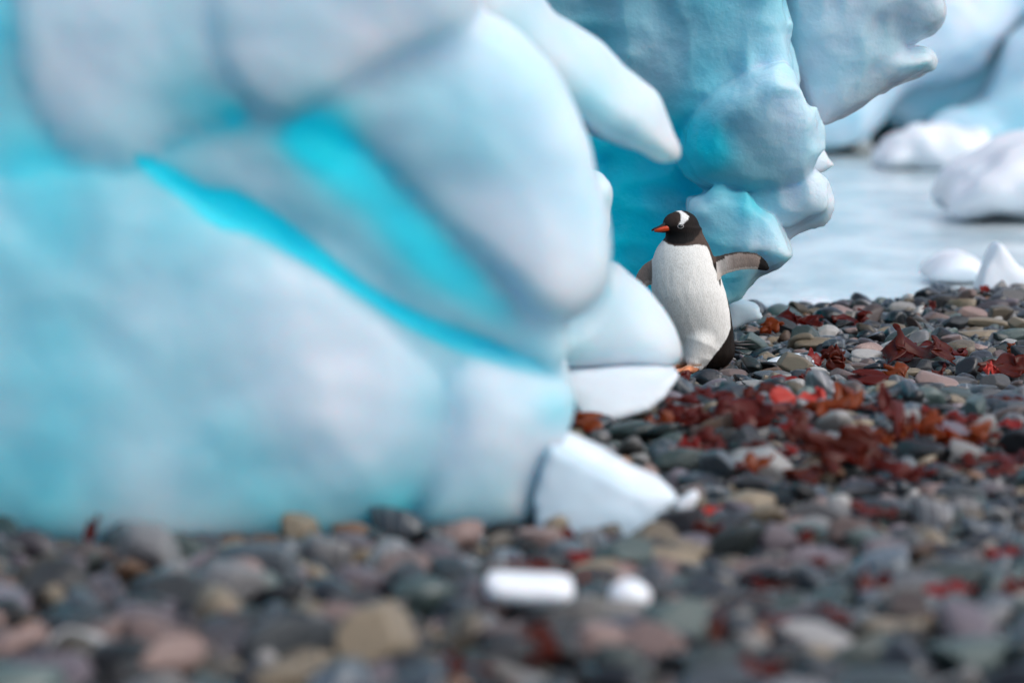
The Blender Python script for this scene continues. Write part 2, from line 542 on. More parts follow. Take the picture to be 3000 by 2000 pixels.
NOSE = Lobe([(960, -330), (1220, -330), (1232, -20), (1290, 45), (1390, 112), (1448, 180), (1508, 215), (1532, 290), (1562, 345), (1560, 368), (1535, 372), (1490, 352), (1430, 335), (1350, 312), (1270, 240), (1180, 150), (1040, 60)],
            11.5, 0.5, R=0.12, dome=0.10, S=0.22, lean=(1.2, 0.1))
TONGUE = Lobe([(1200, 740), (1290, 735), (1345, 690), (1395, 612), (1420, 612), (1462, 655), (1510, 702), (1555, 758), (1574, 815), (1562, 846), (1500, 852), (1400, 850), (1290, 850), (1200, 835)],
              12.35, 0.22, R=0.10, dome=0.10, S=0.2, lean=(0.75, 0.15))
GLOW_VEIN = chaikin([(300, 358), (365, 376), (436, 418), (464, 438), (532, 442), (568, 458), (624, 490), (700, 545), (800, 628), (900, 694), (1000, 738), (1100, 772), (1200, 818), (1290, 862), (1245, 864), (1150, 838), (1050, 804), (950, 758), (885, 718), (812, 672), (740, 622), (655, 576), (616, 550), (560, 526), (512, 520), (472, 496), (450, 470), (380, 425)], 1)
under(ice('main_mass', [CORE, LOWER, SIDE, SLAB, CENTRAL, UPPER, SHOULDER, EDGE, EDGE2], M_ICE, glow_vein=GLOW_VEIN, h=0.018, k=0.06, bumps=((0.020, 1.6), (0.014, 3.5), (0.008, 8)),
    lobe_blue=(0.62, 0.40, 0.30, 0.42, 0.28, 0.16, 0.18, 0.14, 0.2),
    spots=((800, 830, 230, -0.16), (760, 1000, 190, -0.14), (690, 640, 90, -0.14), (330, 690, 90, -0.10), (120, 480, 220, 0.06), (620, 1130, 200, 0.22), (430, 520, 90, 0.10), (100, 1150, 200, 0.16), (1010, 930, 80, 0.26), (930, 1180, 110, 0.35), (50, 800, 220, 0.06),  # crevice glow and the bright lobe face are put into the colour here
           (1290, 940, 60, 0.35), (1110, 960, 100, -0.20), (1150, 1150, 120, 0.08), (500, 350, 100, -0.25), (600, 430, 80, -0.18), (700, 300, 74, 0.5), (770, 350, 76, 0.36), (840, 425, 78, 0.38), (920, 505, 78, 0.34), (1000, 585, 74, 0.34), (1080, 655, 66, 0.32), (1150, 712, 60, 0.3), (1220, 800, 60, 0.2),
           (1230, 570, 150, -0.30), (1300, 350, 80, -0.10), (960, 230, 150, 0.16), (1100, 330, 140, 0.10), (760, 250, 80, 0.18), (700, 60, 150, 0.10), (560, 130, 90, -0.12), (860, 110, 90, -0.15), (210, 170, 130, -0.12), (420, 220, 110, 0.16), (500, 240, 80, 0.25), (540, 262, 40, 0.25))), fb)
under(ice('overhanging_nose', [NOSE], M_ICE, h=0.016, blue=0.14, bumps=((0.02, 3.5), (0.008, 9)), spots=((1340, 230, 90, 0.22), (1420, 320, 50, 0.25), (1200, 60, 70, 0.15))), fb)
under(ice('tongue', [TONGUE], M_ICE, h=0.015, blue=0.06, bumps=((0.015, 3.5), (0.006, 9)), spots=((1420, 660, 80, 0.12), (1320, 790, 70, 0.12), (1250, 780, 50, 0.25))), fb)
under(ice('knob', [
    Lobe([(1330, 410), (1372, 405), (1400, 418), (1410, 452), (1398, 490), (1402, 530), (1390, 590), (1330, 600)], 14.2, 0.3, R=0.1, dome=0.08, S=0.12)],
    M_ICE, h=0.014, blue=0.2, bumps=((0.015, 5),)), fb)
under(ice('rear_mass', [
    Lobe([(300, -330), (1180, -330), (1280, 150), (1342, 330), (1355, 420), (1345, 590), (1290, 700), (1230, 840), (300, 900)], 12.7, 1.1, R=0.3, dome=0.1)],
    M_ICE, h=0.04, blue=0.8, bumps=((0.03, 2),)), fb)

# ------------------------------------------------------------------ the blue iceberg behind the penguin
bb = empty('scalloped_iceberg', (0.9, 18.4, -0.1))
tag(bb, 'scalloped turquoise iceberg with a deep blue hollow, leaning over the shore behind the penguin', 'iceberg')
def bpart(o):
    return under(o, bb)
HOLLOW = Lobe([(900, -330), (1780, -330), (1800, 60), (1800, 250), (1770, 420), (1720, 560), (1690, 705), (1500, 800), (900, 800)], 17.35, 0.9, R=0.25, dome=0.05, S=0.5, lean=(-0.15, 0.10))
OVER = Lobe([(1050, -330), (1820, -330), (1800, 40), (1828, 120), (1845, 180), (1800, 290), (1700, 275), (1640, 325), (1560, 325), (1500, 290), (1420, 170), (1050, 30)],
         17.0, 0.8, R=0.15, dome=0.12, S=0.4, lean=(-0.25, -0.08))
BULGE = Lobe([(1600, 240), (1690, 170), (1790, 130), (1835, 170), (1852, 235), (1880, 275), (1886, 320), (1880, 380), (1842, 425), (1740, 448), (1660, 440), (1590, 410), (1560, 330)],
         16.85, 0.6, R=0.12, dome=0.14, S=0.35, lean=(-0.2, -0.25))
OUTER = Lobe([(1690, 440), (1780, 415), (1850, 395), (1885, 385), (1903, 425), (1907, 470), (1893, 498), (1840, 520), (1800, 548), (1760, 530), (1700, 500)],
         16.95, 0.4, R=0.06, dome=0.08, S=0.2, lean=(-0.1, -0.2), n=1)
FLAKE = Lobe([(1600, 470), (1660, 455), (1720, 470), (1768, 505), (1800, 552), (1816, 588), (1786, 612), (1745, 628), (1722, 655), (1700, 680), (1660, 705), (1600, 720), (1570, 600)],
         16.85, 0.25, R=0.02, dome=0.08, S=0.3, lean=(-0.25, -0.12), n=0)
bpart(ice('scalloped_mass', [HOLLOW, OVER, BULGE, OUTER, FLAKE], M_ICE_B, h=0.0145, k=0.012, bumps=((0.03, 2.0), (0.010, 6)), scallop=(0.065, 3.0),
    lobe_blue=(1.0, 0.46, 0.34, 0.27, 0.40),
    spots=((1545, 460, 55, -0.3), (1440, 580, 60, -0.2), (1330, 60, 140, 0.15), (1520, 290, 80, 0.3), (1620, 320, 60, 0.25), (1760, 130, 110, -0.18), (1500, 160, 90, -0.12), (1620, 340, 80, 0.25), (1600, 400, 60, 0.25), (1830, 300, 80, -0.24), (1720, 250, 80, -0.05), (1850, 240, 50, -0.12),
           (1730, 470, 60, 0.25), (1880, 440, 60, -0.22), (1620, 600, 80, 0.3), (1690, 660, 60, 0.2), (1770, 560, 60, -0.18))))
bpart(ice('spur', [
    Lobe([(1850, 350), (1886, 332), (1904, 362), (1918, 380), (1892, 396), (1850, 410)], 17.3, 0.12, R=0.02, dome=0.04, S=0.06, n=0)], M_ICE_B, h=0.012, blue=0.15, bumps=((0.006, 9),)))
bpart(ice('brow', [
    Lobe([(1770, -330), (2180, -330), (2176, -20), (2182, 30), (2158, 75), (2110, 92), (2078, 102), (2090, 118), (2136, 112), (2152, 140), (2128, 166), (2060, 195), (2000, 238), (1952, 275), (1890, 304), (1860, 260), (1830, 190), (1800, 100)],
         17.4, 0.7, R=0.10, dome=0.14, S=0.25, lean=(0.1, -0.15))],
    M_ICE_B, h=0.014, blue=0.12, bumps=((0.025, 2.4), (0.012, 7)), scallop=(0.025, 4), spots=((1960, 180, 90, 0.1), (1860, 200, 60, 0.1))))
for nm, pl, bl in (('hollow_flake', [(1355, 330), (1410, 340), (1450, 375), (1482, 398), (1440, 405), (1380, 405), (1350, 390)], 0.55),
                   ('hollow_flake', [(1510, 410), (1560, 420), (1590, 455), (1575, 490), (1530, 515), (1512, 470)], 0.72),
                   ('hollow_flake', [(1612, 450), (1645, 455), (1668, 480), (1640, 520), (1620, 540)], 0.6)):
    bpart(ice(nm, [Lobe(pl, 17.9, 0.3, R=0.06, dome=0.06, S=0.1, n=2)], M_ICE_B, h=0.014, blue=bl, bumps=((0.012, 6),)))

# ------------------------------------------------------------------ loose ice on the beach and in the bay
def chunk(name, poly, d, T, label, mat=None, blue=0.15, R=0.05, dome=0.05, S=0.1, lean=(0, 0), h=0.012, n=1, bumps=((0.01, 6),), cat='ice', group=None, spots=()):
    o = ice(name, [Lobe(poly, d, T, R=R, dome=dome, S=S, lean=lean, n=n)], mat or M_SNOWICE, h=h, blue=blue, bumps=bumps, spots=spots)
    return tag(o, label, cat, group)

chunk('ice_chunk', [(1262, 858), (1330, 852), (1470, 852), (1556, 856), (1562, 864), (1530, 915), (1490, 948), (1400, 968), (1335, 962), (1300, 915)], 12.2, 0.24,
      'white boat-shaped ice chunk lying under the iceberg tongue by the penguin', blue=0.12, lean=(0, 0.8), dome=0.03, S=0.15, R=0.02, n=0)
tag(ice('ice_chunk', [
    Lobe([(1262, 1020), (1330, 1052), (1400, 1092), (1470, 1130), (1548, 1152), (1512, 1200), (1495, 1262), (1400, 1268), (1240, 1265), (1218, 1150)], 10.05, 0.16, R=0.02, dome=0.02, S=0.2, lean=(0.15, 0.12), n=0),
    Lobe([(1272, 985), (1330, 1010), (1400, 1058), (1452, 1090), (1515, 1114), (1550, 1150), (1470, 1140), (1390, 1105), (1310, 1075), (1255, 1060)], 10.14, 0.12, R=0.02, dome=0.01, S=0.2, lean=(0.15, 1.3), n=0)],
    M_SNOWICE, h=0.011, k=0.012, bumps=((0.012, 5), (0.005, 12)), lobe_blue=(1.0, 0.25)), 'big pale wedge of ice leaning on the cracked iceberg at its base', 'ice')  # front lobe greyer, top whiter: the wedge's shade and top light painted in
chunk('ice_sliver', [(1543, 1160), (1604, 1126), (1606, 1146), (1572, 1196), (1545, 1215)], 10.35, 0.04, 'thin white sliver of ice beside the big pale wedge', blue=0.2, R=0.02, dome=0.01, h=0.008)
chunk('ice_shard', [(1758, 848), (1775, 832), (1830, 820), (1895, 822), (1880, 836), (1800, 852)], 15.9, 0.10, 'flat white ice shard lying under a red seaweed flake on grey stones', blue=0.1, R=0.015, dome=0.01, lean=(0, 1.2), h=0.007)
chunk('ice_block', [(1112, 1340), (1130, 1322), (1200, 1326), (1300, 1332), (1322, 1352), (1315, 1392), (1220, 1396), (1120, 1388)], 8.6, 0.07, 'rounded white ice block on dark pebbles with red seaweed behind it', blue=0.02, R=0.03, dome=0.03, lean=(0, 0.3), h=0.008)
chunk('ice_lump', [(1398, 1365), (1430, 1342), (1470, 1345), (1497, 1372), (1490, 1398), (1410, 1398)], 8.5, 0.06, 'small domed white ice lump beside a yellowish lichen stone', blue=0.05, R=0.03, dome=0.03, h=0.008)
chunk('ice_wedge', [(1660, 690), (1700, 692), (1752, 706), (1748, 722), (1760, 730), (1700, 752), (1660, 765)], 17.35, 0.2, 'shaded grey-blue ice wedge at the waterline behind the penguin', blue=0.55, R=0.02, dome=0.02, h=0.012)
chunk('ice_shard', [(2240, 690), (2258, 628), (2284, 570), (2300, 552), (2326, 590), (2352, 616), (2400, 640), (2400, 700)], 21.2, 0.15, 'tall pointed white ice shard standing on the stones at the waterline', blue=0.15, R=0.02, dome=0.03, h=0.014, lean=(0, 0.3))
chunk('ice_floe', [(2128, 645), (2150, 610), (2190, 585), (2240, 588), (2268, 610), (2272, 650), (2200, 655)], 23.4, 0.35, 'low white ice floe floating near the tall pointed shard', blue=0.06, R=0.08, dome=0.1, S=0.2, h=0.02)
chunk('bergy_bit', [(2195, 480), (2215, 430), (2250, 385), (2330, 345), (2440, 320), (2700, 330), (2700, 510), (2400, 512), (2230, 505)], 31.5, 1.2, 'smooth white bergy bit floating in the bay', blue=0.12, R=0.3, dome=0.3, S=0.8, h=0.05, n=1, bumps=((0.12, 1.0), (0.05, 3)), cat='iceberg')

fi = empty('far_iceberg', (5.5, 56, -0.1))
tag(fi, 'far blurred iceberg split by a dark teal cleft across the bay', 'iceberg')
def fpart(o):
    return under(o, fi)
fpart(ice('upper_mass', [Lobe([(1700, -420), (2600, -420), (2480, -60), (2350, 40), (2290, 110), (2275, 170), (2200, 200), (2120, 215), (2070, 270), (2040, 320), (2000, 352), (1880, 355), (1700, 350)], 53, 2.5, R=0.5, dome=0.8, S=1.2, lean=(0, 0.45))],
          M_ICE, h=0.1, blue=0.22, bumps=((0.25, 0.5), (0.12, 1.6)), spots=((2200, 90, 120, -0.2),)))
fpart(ice('cleft_wall', [Lobe([(1850, -420), (3000, -420), (3000, 390), (1850, 350)], 53.4, 1.5, R=0.4, dome=0.2)], M_ICE, h=0.16, blue=0.45, bumps=((0.1, 0.8),)))
fpart(ice('lower_mass', [Lobe([(2600, -40), (2420, 20), (2352, 85), (2310, 145), (2265, 210), (2160, 245), (2085, 300), (2060, 345), (2100, 385), (2352, 392), (3000, 392), (3000, -40)], 52, 2.2, R=0.5, dome=0.8, S=1.3, lean=(0, 0.5))],
          M_ICE, h=0.1, blue=0.24, bumps=((0.25, 0.5), (0.12, 1.6)), spots=((2300, 250, 120, 0.12),)))
chunk('brash_ice', [(2020, 372), (2060, 330), (2120, 295), (2190, 300), (2250, 325), (2330, 350), (2340, 398), (2200, 404), (2060, 398)], 46, 0.8, 'low rumpled white ice raft in front of the far cleft iceberg', blue=0.12, R=0.2, dome=0.2, S=0.4, h=0.06, n=1, bumps=((0.16, 1.2), (0.08, 3.5)))
for px, py, w, lab in ((1880, 700, 46, 'small flat brash ice at the swash line behind the penguin'),):
    p = at(px * K, py * K, 1)
    dd = (H - WATER_Z) / (H - p[2])
    chunk('brash_ice', [(px - w, py + 4), (px - w * .5, py - 5), (px + w * .3, py - 7), (px + w, py - 1), (px + w * .6, py + 5), (px - w * .4, py + 7)], dd, 0.2, lab, blue=0.2, R=0.02, dome=0.02, h=0.014)

# ------------------------------------------------------------------ the penguin
Q = 0.3827 / (FPX / 16.0)                  # metres per pixel of the close view
def lx(zx): return (np.asarray(zx, float) - 700) * Q
def lz(zy): return (1390 - np.asarray(zy, float)) * Q
LV = np.array([   # height: left, right edge of the trunk
    (300, 415, 655), (340, 405, 672), (380, 378, 694), (430, 330, 722), (500, 297, 750), (600, 277, 787), (700, 275, 818), (800, 284, 852), (900, 302, 880), (1000, 335, 898),
    (1100, 385, 912), (1200, 450, 921), (1270, 510, 918), (1320, 560, 895), (1350, 610, 850)], float)
h = 0.0042
ax = [np.arange(-0.36, 0.34, h), np.arange(-0.20, 0.22, h), np.arange(-0.03, 0.735, h)]
X, Y, Z = np.meshgrid(*ax, indexing='ij')
zy = 1390 - ax[2] / Q
def sm(o):
    k = np.hanning(23); k /= k.sum()
    return np.convolve(np.pad(o, 11, mode='edge'), k, 'valid')
def lv(c):
    o = np.interp(zy, LV[:, 0], LV[:, c])
    return sm(o)
le, ri = lx(lv(1)), lx(lv(2))
cx, rx = (le + ri) / 2, (ri - le) / 2
ry = rx * sm(np.interp(zy, [300, 430, 700, 1000, 1200, 1350], [0.88, 0.86, 0.84, 0.80, 0.78, 0.8]))
cy = sm(np.interp(zy, [300, 450, 800, 1200, 1350], [0.0, 0.0, -0.005, 0.03, 0.05]))
rr = np.sqrt(((X - cx) / rx) ** 2 + ((Y - cy) / ry) ** 2)
F = (rr - 1) * np.minimum(rx, ry)
F = np.maximum(F, np.maximum(lz(1352) - Z, Z - lz(300)))
def ell(c, r):
    k = np.sqrt(((X - c[0]) / r[0]) ** 2 + ((Y - c[1]) / r[1]) ** 2 + ((Z - c[2]) / r[2]) ** 2)
    return (k - 1) * min(r)
def cap(a, b, ra, rb):
    a, b = np.array(a), np.array(b)
    e = b - a
    t = np.clip(((X - a[0]) * e[0] + (Y - a[1]) * e[1] + (Z - a[2]) * e[2]) / (e @ e), 0, 1)
    return np.sqrt((X - a[0] - e[0] * t) ** 2 + (Y - a[1] - e[1] * t) ** 2 + (Z - a[2] - e[2] * t) ** 2) - (ra + (rb - ra) * t)
F = smin(F, ell((lx(680), 0.03, lz(1270)), (0.125, 0.10, 0.062)), 0.03)
HEADC = (lx(517), -0.008, lz(290))
head = ell(HEADC, (lx(642) - lx(517), 0.062, lz(166) - lz(290)))
head = smin(head, ell((lx(455), -0.022, lz(262)), (0.050, 0.045, 0.042)), 0.03)
head = smin(head, cap((lx(450), -0.024, lz(285)), (lx(410), -0.034, lz(294)), 0.034, 0.016), 0.02)
F = smin(F, head, 0.022)
# thighs, shanks and feet
F = smin(F, cap((lx(650), -0.055, lz(1180)), (lx(600), -0.072, lz(1310)), 0.062, 0.030), 0.03)
F = smin(F, cap((lx(600), -0.072, lz(1310)), (lx(592), -0.078, lz(1360)), 0.026, 0.015), 0.012)
F = smin(F, cap((lx(655), -0.05, lz(1290)), (lx(640), -0.055, lz(1350)), 0.040, 0.022), 0.02)
def foot(x, y, z, yaw):
    f = cap((x + 0.012, y + 0.005, z), (x - 0.02, y - 0.005, z), 0.014, 0.013)
    for a, ln in ((-0.45, 0.062), (0.0, 0.075), (0.45, 0.064)):
        dx, dy = -math.cos(yaw + a), -math.sin(yaw + a)
        f = smin(f, cap((x, y, z), (x + dx * ln, y + dy * ln, z - 0.006), 0.015, 0.0095), 0.012)
    return f
F = smin(F, foot(lx(585), -0.080, lz(1370), 0.55), 0.008)
F = smin(F, cap((lx(560), 0.03, lz(1240)), (lx(520), 0.02, lz(1335)), 0.045, 0.024), 0.02)
F = smin(F, foot(lx(505), 0.015, lz(1362), 0.5), 0.008)
# flippers
def flipper(pts, y0, tilt, T):
    P = chaikin([(float(lx(a)), float(lz(b))) for a, b in pts], 2)
    d2 = poly_sdf(P, X[:, 0, :], Z[:, 0, :]) - 0.004
    th = T * np.sqrt(np.clip(-d2 / 0.028, 0.02, 1))
    yc = y0 + tilt * (X[:, 0, :] - P[:, 0].mean())
    q1 = d2[:, None, :] + 0.003 + 0 * Y
    q2 = np.abs(Y - yc[:, None, :]) - (th - 0.003)[:, None, :]
    return np.minimum(np.maximum(q1, q2), 0) + np.sqrt(np.maximum(q1, 0) ** 2 + np.maximum(q2, 0) ** 2) - 0.003
FR = [(690, 545), (745, 528), (850, 500), (960, 482), (1070, 492), (1140, 530), (1178, 585), (1182, 622), (1140, 622), (1080, 612), (1000, 610), (910, 625), (825, 655), (770, 690), (700, 640)]
FL = [(330, 540), (285, 545), (232, 575), (185, 632), (156, 705), (160, 745), (205, 772), (245, 748), (275, 712), (330, 680)]
F = smin(F, flipper(FR, 0.015, 0.15, 0.010), 0.012)
F = smin(F, flipper(FL, 0.012, -0.35, 0.010), 0.012)
nr = np.abs(F) < 0.01
F[nr] += 0.0012 * noise3(X[nr] * 60, Y[nr] * 60, Z[nr] * 25)
V, Fc = nets(F, np.array([a[0] for a in ax]), h)
del X, Y, Z, F
# plumage
vx, vy, vz = V[:, 0] / Q + 700, V[:, 1], 1390 - V[:, 2] / Q
jit = 5 * noise3(V[:, 0] * 90, V[:, 1] * 90, V[:, 2] * 60)
def inp(P, x, y): return poly_sdf(np.asarray(P, float), x, y)
BLACK = np.array([0.007, 0.006, 0.006]); BROWN = np.array([0.085, 0.058, 0.046]); WHITE = np.array([0.87, 0.855, 0.82]); HEADB = np.array([0.014, 0.010, 0.009])
DARK = np.array([0.014, 0.009, 0.007]); GREYF = np.array([0.25, 0.195, 0.170]); ORG = np.array([0.85, 0.33, 0.17])
col = np.tile(WHITE, (len(V), 1))
def paint(w, c):
    global col
    w = np.clip(w, 0, 1)[:, None]
    col = col * (1 - w) + c * w
yr = np.interp(vx, [270, 360, 400, 470, 560, 620, 680, 700, 722, 745], [350, 388, 414, 431, 427, 414, 427, 440, 480, 560])
back_edge = np.array([(690, 300), (700, 440), (722, 480), (738, 540), (752, 590), (775, 640), (803, 742), (808, 700), (812, 650), (850, 790), (872, 920), (884, 1010), (886, 1060), (860, 1130), (815, 1195), (760, 1262), (700, 1345), (700, 1420), (1100, 1420), (1100, 300)], float)
onbody = (vx > 255) & (vx < 800)
paint((-(inp(back_edge, vx + jit * .6, vz)) / 5 + 0.5) * ~((vz > 1290) & (vx < 640)), DARK)
paint((yr - vz + jit) / 8 + 0.5, BROWN)
paint(((vy - 0.045) / 0.01) * (vz > 380) * (vz < 1340), DARK)
headp = np.array([(300, 100), (300, 300), (385, 325), (388, 370), (405, 398), (445, 412), (520, 412), (580, 392), (625, 360), (655, 315), (690, 250), (690, 100)], float)
paint(-inp(headp, vx + jit, vz + jit) / 10 + 0.5, HEADB)
throat = np.array([(380, 322), (420, 318), (520, 320), (590, 330), (600, 378), (520, 414), (440, 414), (392, 396)], float)
paint((-inp(throat, vx, vz) / 18 + 0.5) * (vy < 0.03), BLACK)
fore = np.array([(360, 262), (395, 205), (430, 180), (470, 172), (495, 190), (500, 225), (480, 265), (430, 280)], float)
paint((-inp(fore, vx, vz) / 10 + 0.5) * 0.8 * (vy < 0.03), np.array([0.038, 0.025, 0.021]))
patch = np.array([(458, 166), (475, 158), (500, 160), (535, 182), (562, 205), (552, 228), (528, 248), (518, 262), (490, 268), (484, 262), (496, 240), (500, 215), (500, 190), (488, 175)], float)
paint((-inp(patch, vx + jit * 0.5, vz + jit * .4) / 5 + 0.55) * (vy < 0.02), np.array([0.85, 0.84, 0.83]))
fr_in = inp(chaikin(np.array(FR, float), 2), vx, vz) < 13
fr = fr_in & (vx > 775) & (vz < 720)
fl_in = (inp(chaikin(np.array(FL, float), 2), vx, vz) < 13) & (vx < 283)
front = vy < (0.015 + 0.15 * (V[:, 0] - 0.14)) - 0.0
w_in = np.interp(vx, [760, 830, 900, 1000], [0.85, 0.55, 0.15, 0.0])
gcol = GREYF[None, :] * (1 - w_in[:, None]) + np.array([0.62, 0.60, 0.58])[None, :] * w_in[:, None]
col[fr] = gcol[fr]
top = np.interp(vx, [760, 850, 950, 1070, 1140], [545, 512, 490, 500, 532])
mfr = fr & (vz < top + 2 + 16 * (vx < 840))
col[mfr] = np.array([0.05, 0.04, 0.036])
lowr = fr & (vz > np.interp(vx, [800, 900, 1000, 1100], [640, 615, 597, 598]))
col[lowr] = np.array([0.52, 0.47, 0.43])
tip = fr & ((vx - 1075 + (600 - vz) * -0.35) + jit * 2 > 26)
col[tip] = BLACK
col[fr & ~front] = DARK
col[fl_in] = GREYF * 1.15
col[fl_in & (vz + (220 - vx) * 0.15 > 728) & (vx < 225)] = DARK
col[fl_in & (vx - 200 > (772 - vz) * 0.5) & (vz > 700)] = np.array([0.50, 0.40, 0.34])
feet = (vz > 1342) & (vx < 640) & (vz > 1342 + (vx - 560) * 0.25)
col[feet] = ORG * (0.85 + 0.15 * noise3(V[feet, 0] * 50, V[feet, 1] * 50, V[feet, 2] * 50))[:, None]
paint(((vz - 1318) / 22) * (vx < 660) * (vz <= 1345), np.array([0.70, 0.42, 0.28]))

m, N, L, B = new_mat('plumage')
at_ = N.new('ShaderNodeVertexColor'); at_.layer_name = 'plumage'
tc = N.new('ShaderNodeTexCoord')
mp = N.new('ShaderNodeMapping'); mp.inputs['Scale'].default_value = (1.0, 1.0, 0.32); mp.inputs['Rotation'].default_value = (0, math.radians(-14), 0)
L.new(tc.outputs['Object'], mp.inputs[0])
fn = noise_node(N, L, 260, 2, vec=mp.outputs[0])
fr2 = ramp(N, L, fn, [(0.36, (0.84, 0.83, 0.81)), (0.58, (1, 1, 1))])
mul = N.new('ShaderNodeMix'); mul.data_type = 'RGBA'; mul.blend_type = 'MULTIPLY'; mul.inputs[0].default_value = 1
L.new(at_.outputs[0], mul.inputs[6]); L.new(fr2, mul.inputs[7])
L.new(mul.outputs[2], B.inputs['Base Color'])
B.inputs['Roughness'].default_value = 0.65
B.inputs['Specular IOR Level'].default_value = 0.15
bump(N, L, fn, 0.5, 0.003, B)
M_PLUME = m
pg_loc = at(1800 + 700 * .3827, 560 + 1390 * .3827, 16.0) + np.array([0, 0, 0.012])
pg = empty('penguin', pg_loc)
tag(pg, 'penguin with orange bill and white eye patch walking out from behind the ice, flippers spread', 'penguin')
pb = mesh_obj('body', V, Fc, M_PLUME, pg, attrs={'plumage': np.concatenate([col, np.ones((len(col), 1))], 1)})

def plain(name, c, rough=0.4, coat=0.0):
    m, N, L, B = new_mat(name)
    L.new(mixc(N, L, noise_node(N, L, 60, 3), tuple(0.8 * v for v in c), c), B.inputs['Base Color'])
    B.inputs['Roughness'].default_value = rough
    B.inputs['Coat Weight'].default_value = coat
    return m
M_BILL = plain('bill_orange', (0.80, 0.075, 0.012), 0.35, 0.3)
M_BILLK = plain('bill_black', (0.018, 0.014, 0.014), 0.35, 0.3)
M_EYE = plain('eye_dark', (0.012, 0.008, 0.008), 0.08, 1.0)
M_RING = plain('eye_ring', (0.60, 0.56, 0.56), 0.5)

def tube(name, pts, rad, mat, parent, flat=1.0, seg=12):
    """A tapering tube through 3D points; flat squashes it sideways (in y)."""
    pts = np.asarray(pts, float)
    V, F = [], []
    for i, (p, r) in enumerate(zip(pts, rad)):
        t = pts[min(i + 1, len(pts) - 1)] - pts[max(i - 1, 0)]
        t /= np.linalg.norm(t)
        u = np.cross(t, (0, 1, 0)); u /= np.linalg.norm(u)
        v = np.cross(t, u)
        for k in range(seg):
            a = 2 * math.pi * k / seg
            V.append(p + r * (math.cos(a) * u + flat * math.sin(a) * v))
    n = len(pts)
    for i in range(n - 1):
        for k in range(seg):
            F.append((i * seg + k, i * seg + (k + 1) % seg, (i + 1) * seg + (k + 1) % seg, (i + 1) * seg + k))
    V.append(pts[0]); V.append(pts[-1])
    for k in range(seg):
        F.append((len(V) - 2, (k + 1) % seg, k, k))
        F.append((len(V) - 1, (n - 1) * seg + k, (n - 1) * seg + (k + 1) % seg, (n - 1) * seg + (k + 1) % seg))
    me = bpy.data.meshes.new(name)
    me.from_pydata([tuple(v) for v in V], [], [tuple(dict.fromkeys(f)) for f in F])
    for p_ in me.polygons: p_.use_smooth = True
    me.materials.append(mat)
    o = bpy.data.objects.new(name, me); COL.objects.link(o)
    if parent is not None: o.parent = parent
    return o

def lp(zx, zy, y): return (float(lx(zx)), y, float(lz(zy)))
bill = tube('bill', [lp(430, 288, -0.050), lp(405, 293, -0.054), lp(370, 301, -0.053), lp(330, 310, -0.051), lp(298, 316, -0.050)], [0.006, 0.0120, 0.0115, 0.0090, 0.0055], M_BILL, pg, 0.75)
tube('upper_ridge', [lp(400, 258, -0.036), lp(370, 274, -0.040), lp(335, 291, -0.043), lp(300, 302, -0.045), lp(282, 310, -0.046), lp(278, 319, -0.047)], [0.012, 0.0095, 0.0072, 0.0060, 0.0046, 0.002], M_BILLK, bill, 0.9)
tube('lower_edge', [lp(405, 316, -0.034), lp(370, 322, -0.040), lp(330, 323, -0.043), lp(296, 319, -0.046)], [0.0085, 0.006, 0.0036, 0.002], M_BILLK, bill, 0.8)

def ball(name, c, r, mat, parent, n=12):
    V, F = [], []
    for i in range(n + 1):
        for k in range(2 * n):
            th, ph = math.pi * i / n, math.pi * k / n
            V.append((c[0] + r[0] * math.sin(th) * math.cos(ph), c[1] + r[1] * math.sin(th) * math.sin(ph), c[2] + r[2] * math.cos(th)))
    for i in range(n):
        for k in range(2 * n):
            F.append((i * 2 * n + k, (i + 1) * 2 * n + k, (i + 1) * 2 * n + (k + 1) % (2 * n), i * 2 * n + (k + 1) % (2 * n)))
    return mesh_obj(name, V, F, mat, parent)
eye_y = float(V[(np.abs(vx - 496) < 12) & (np.abs(vz - 279) < 12), 1].min()) + 0.002
bill_y = -0.050
eye = ball('eye', lp(496, 279, eye_y), (0.0115, 0.008, 0.0085), M_EYE, pg)
ring = [lp(496 + 22 * math.cos(a) - 4 * math.sin(a), 279 - 15 * math.sin(a) - 3 * math.cos(a), eye_y - 0.0025) for a in np.linspace(0, 2 * math.pi, 21)]
tube('eye_ring', ring, [0.0013] * 21, M_RING, eye, seg=6)
for i, (ex, ey, yy) in enumerate(((1060, 1178, 0.10), (1090, 1200, 0.07), (1030, 1232, 0.05), (1010, 1268, 0.0))):
    tube('tail_feather', [lp(860, 1180 + 14 * i, 0.06), lp((860 + ex) / 2, (1195 + 14 * i + ey) / 2, (0.06 + yy) / 2), lp(ex, ey, yy)], [0.010, 0.0065, 0.002], M_BILLK, pg, 0.7, 6)

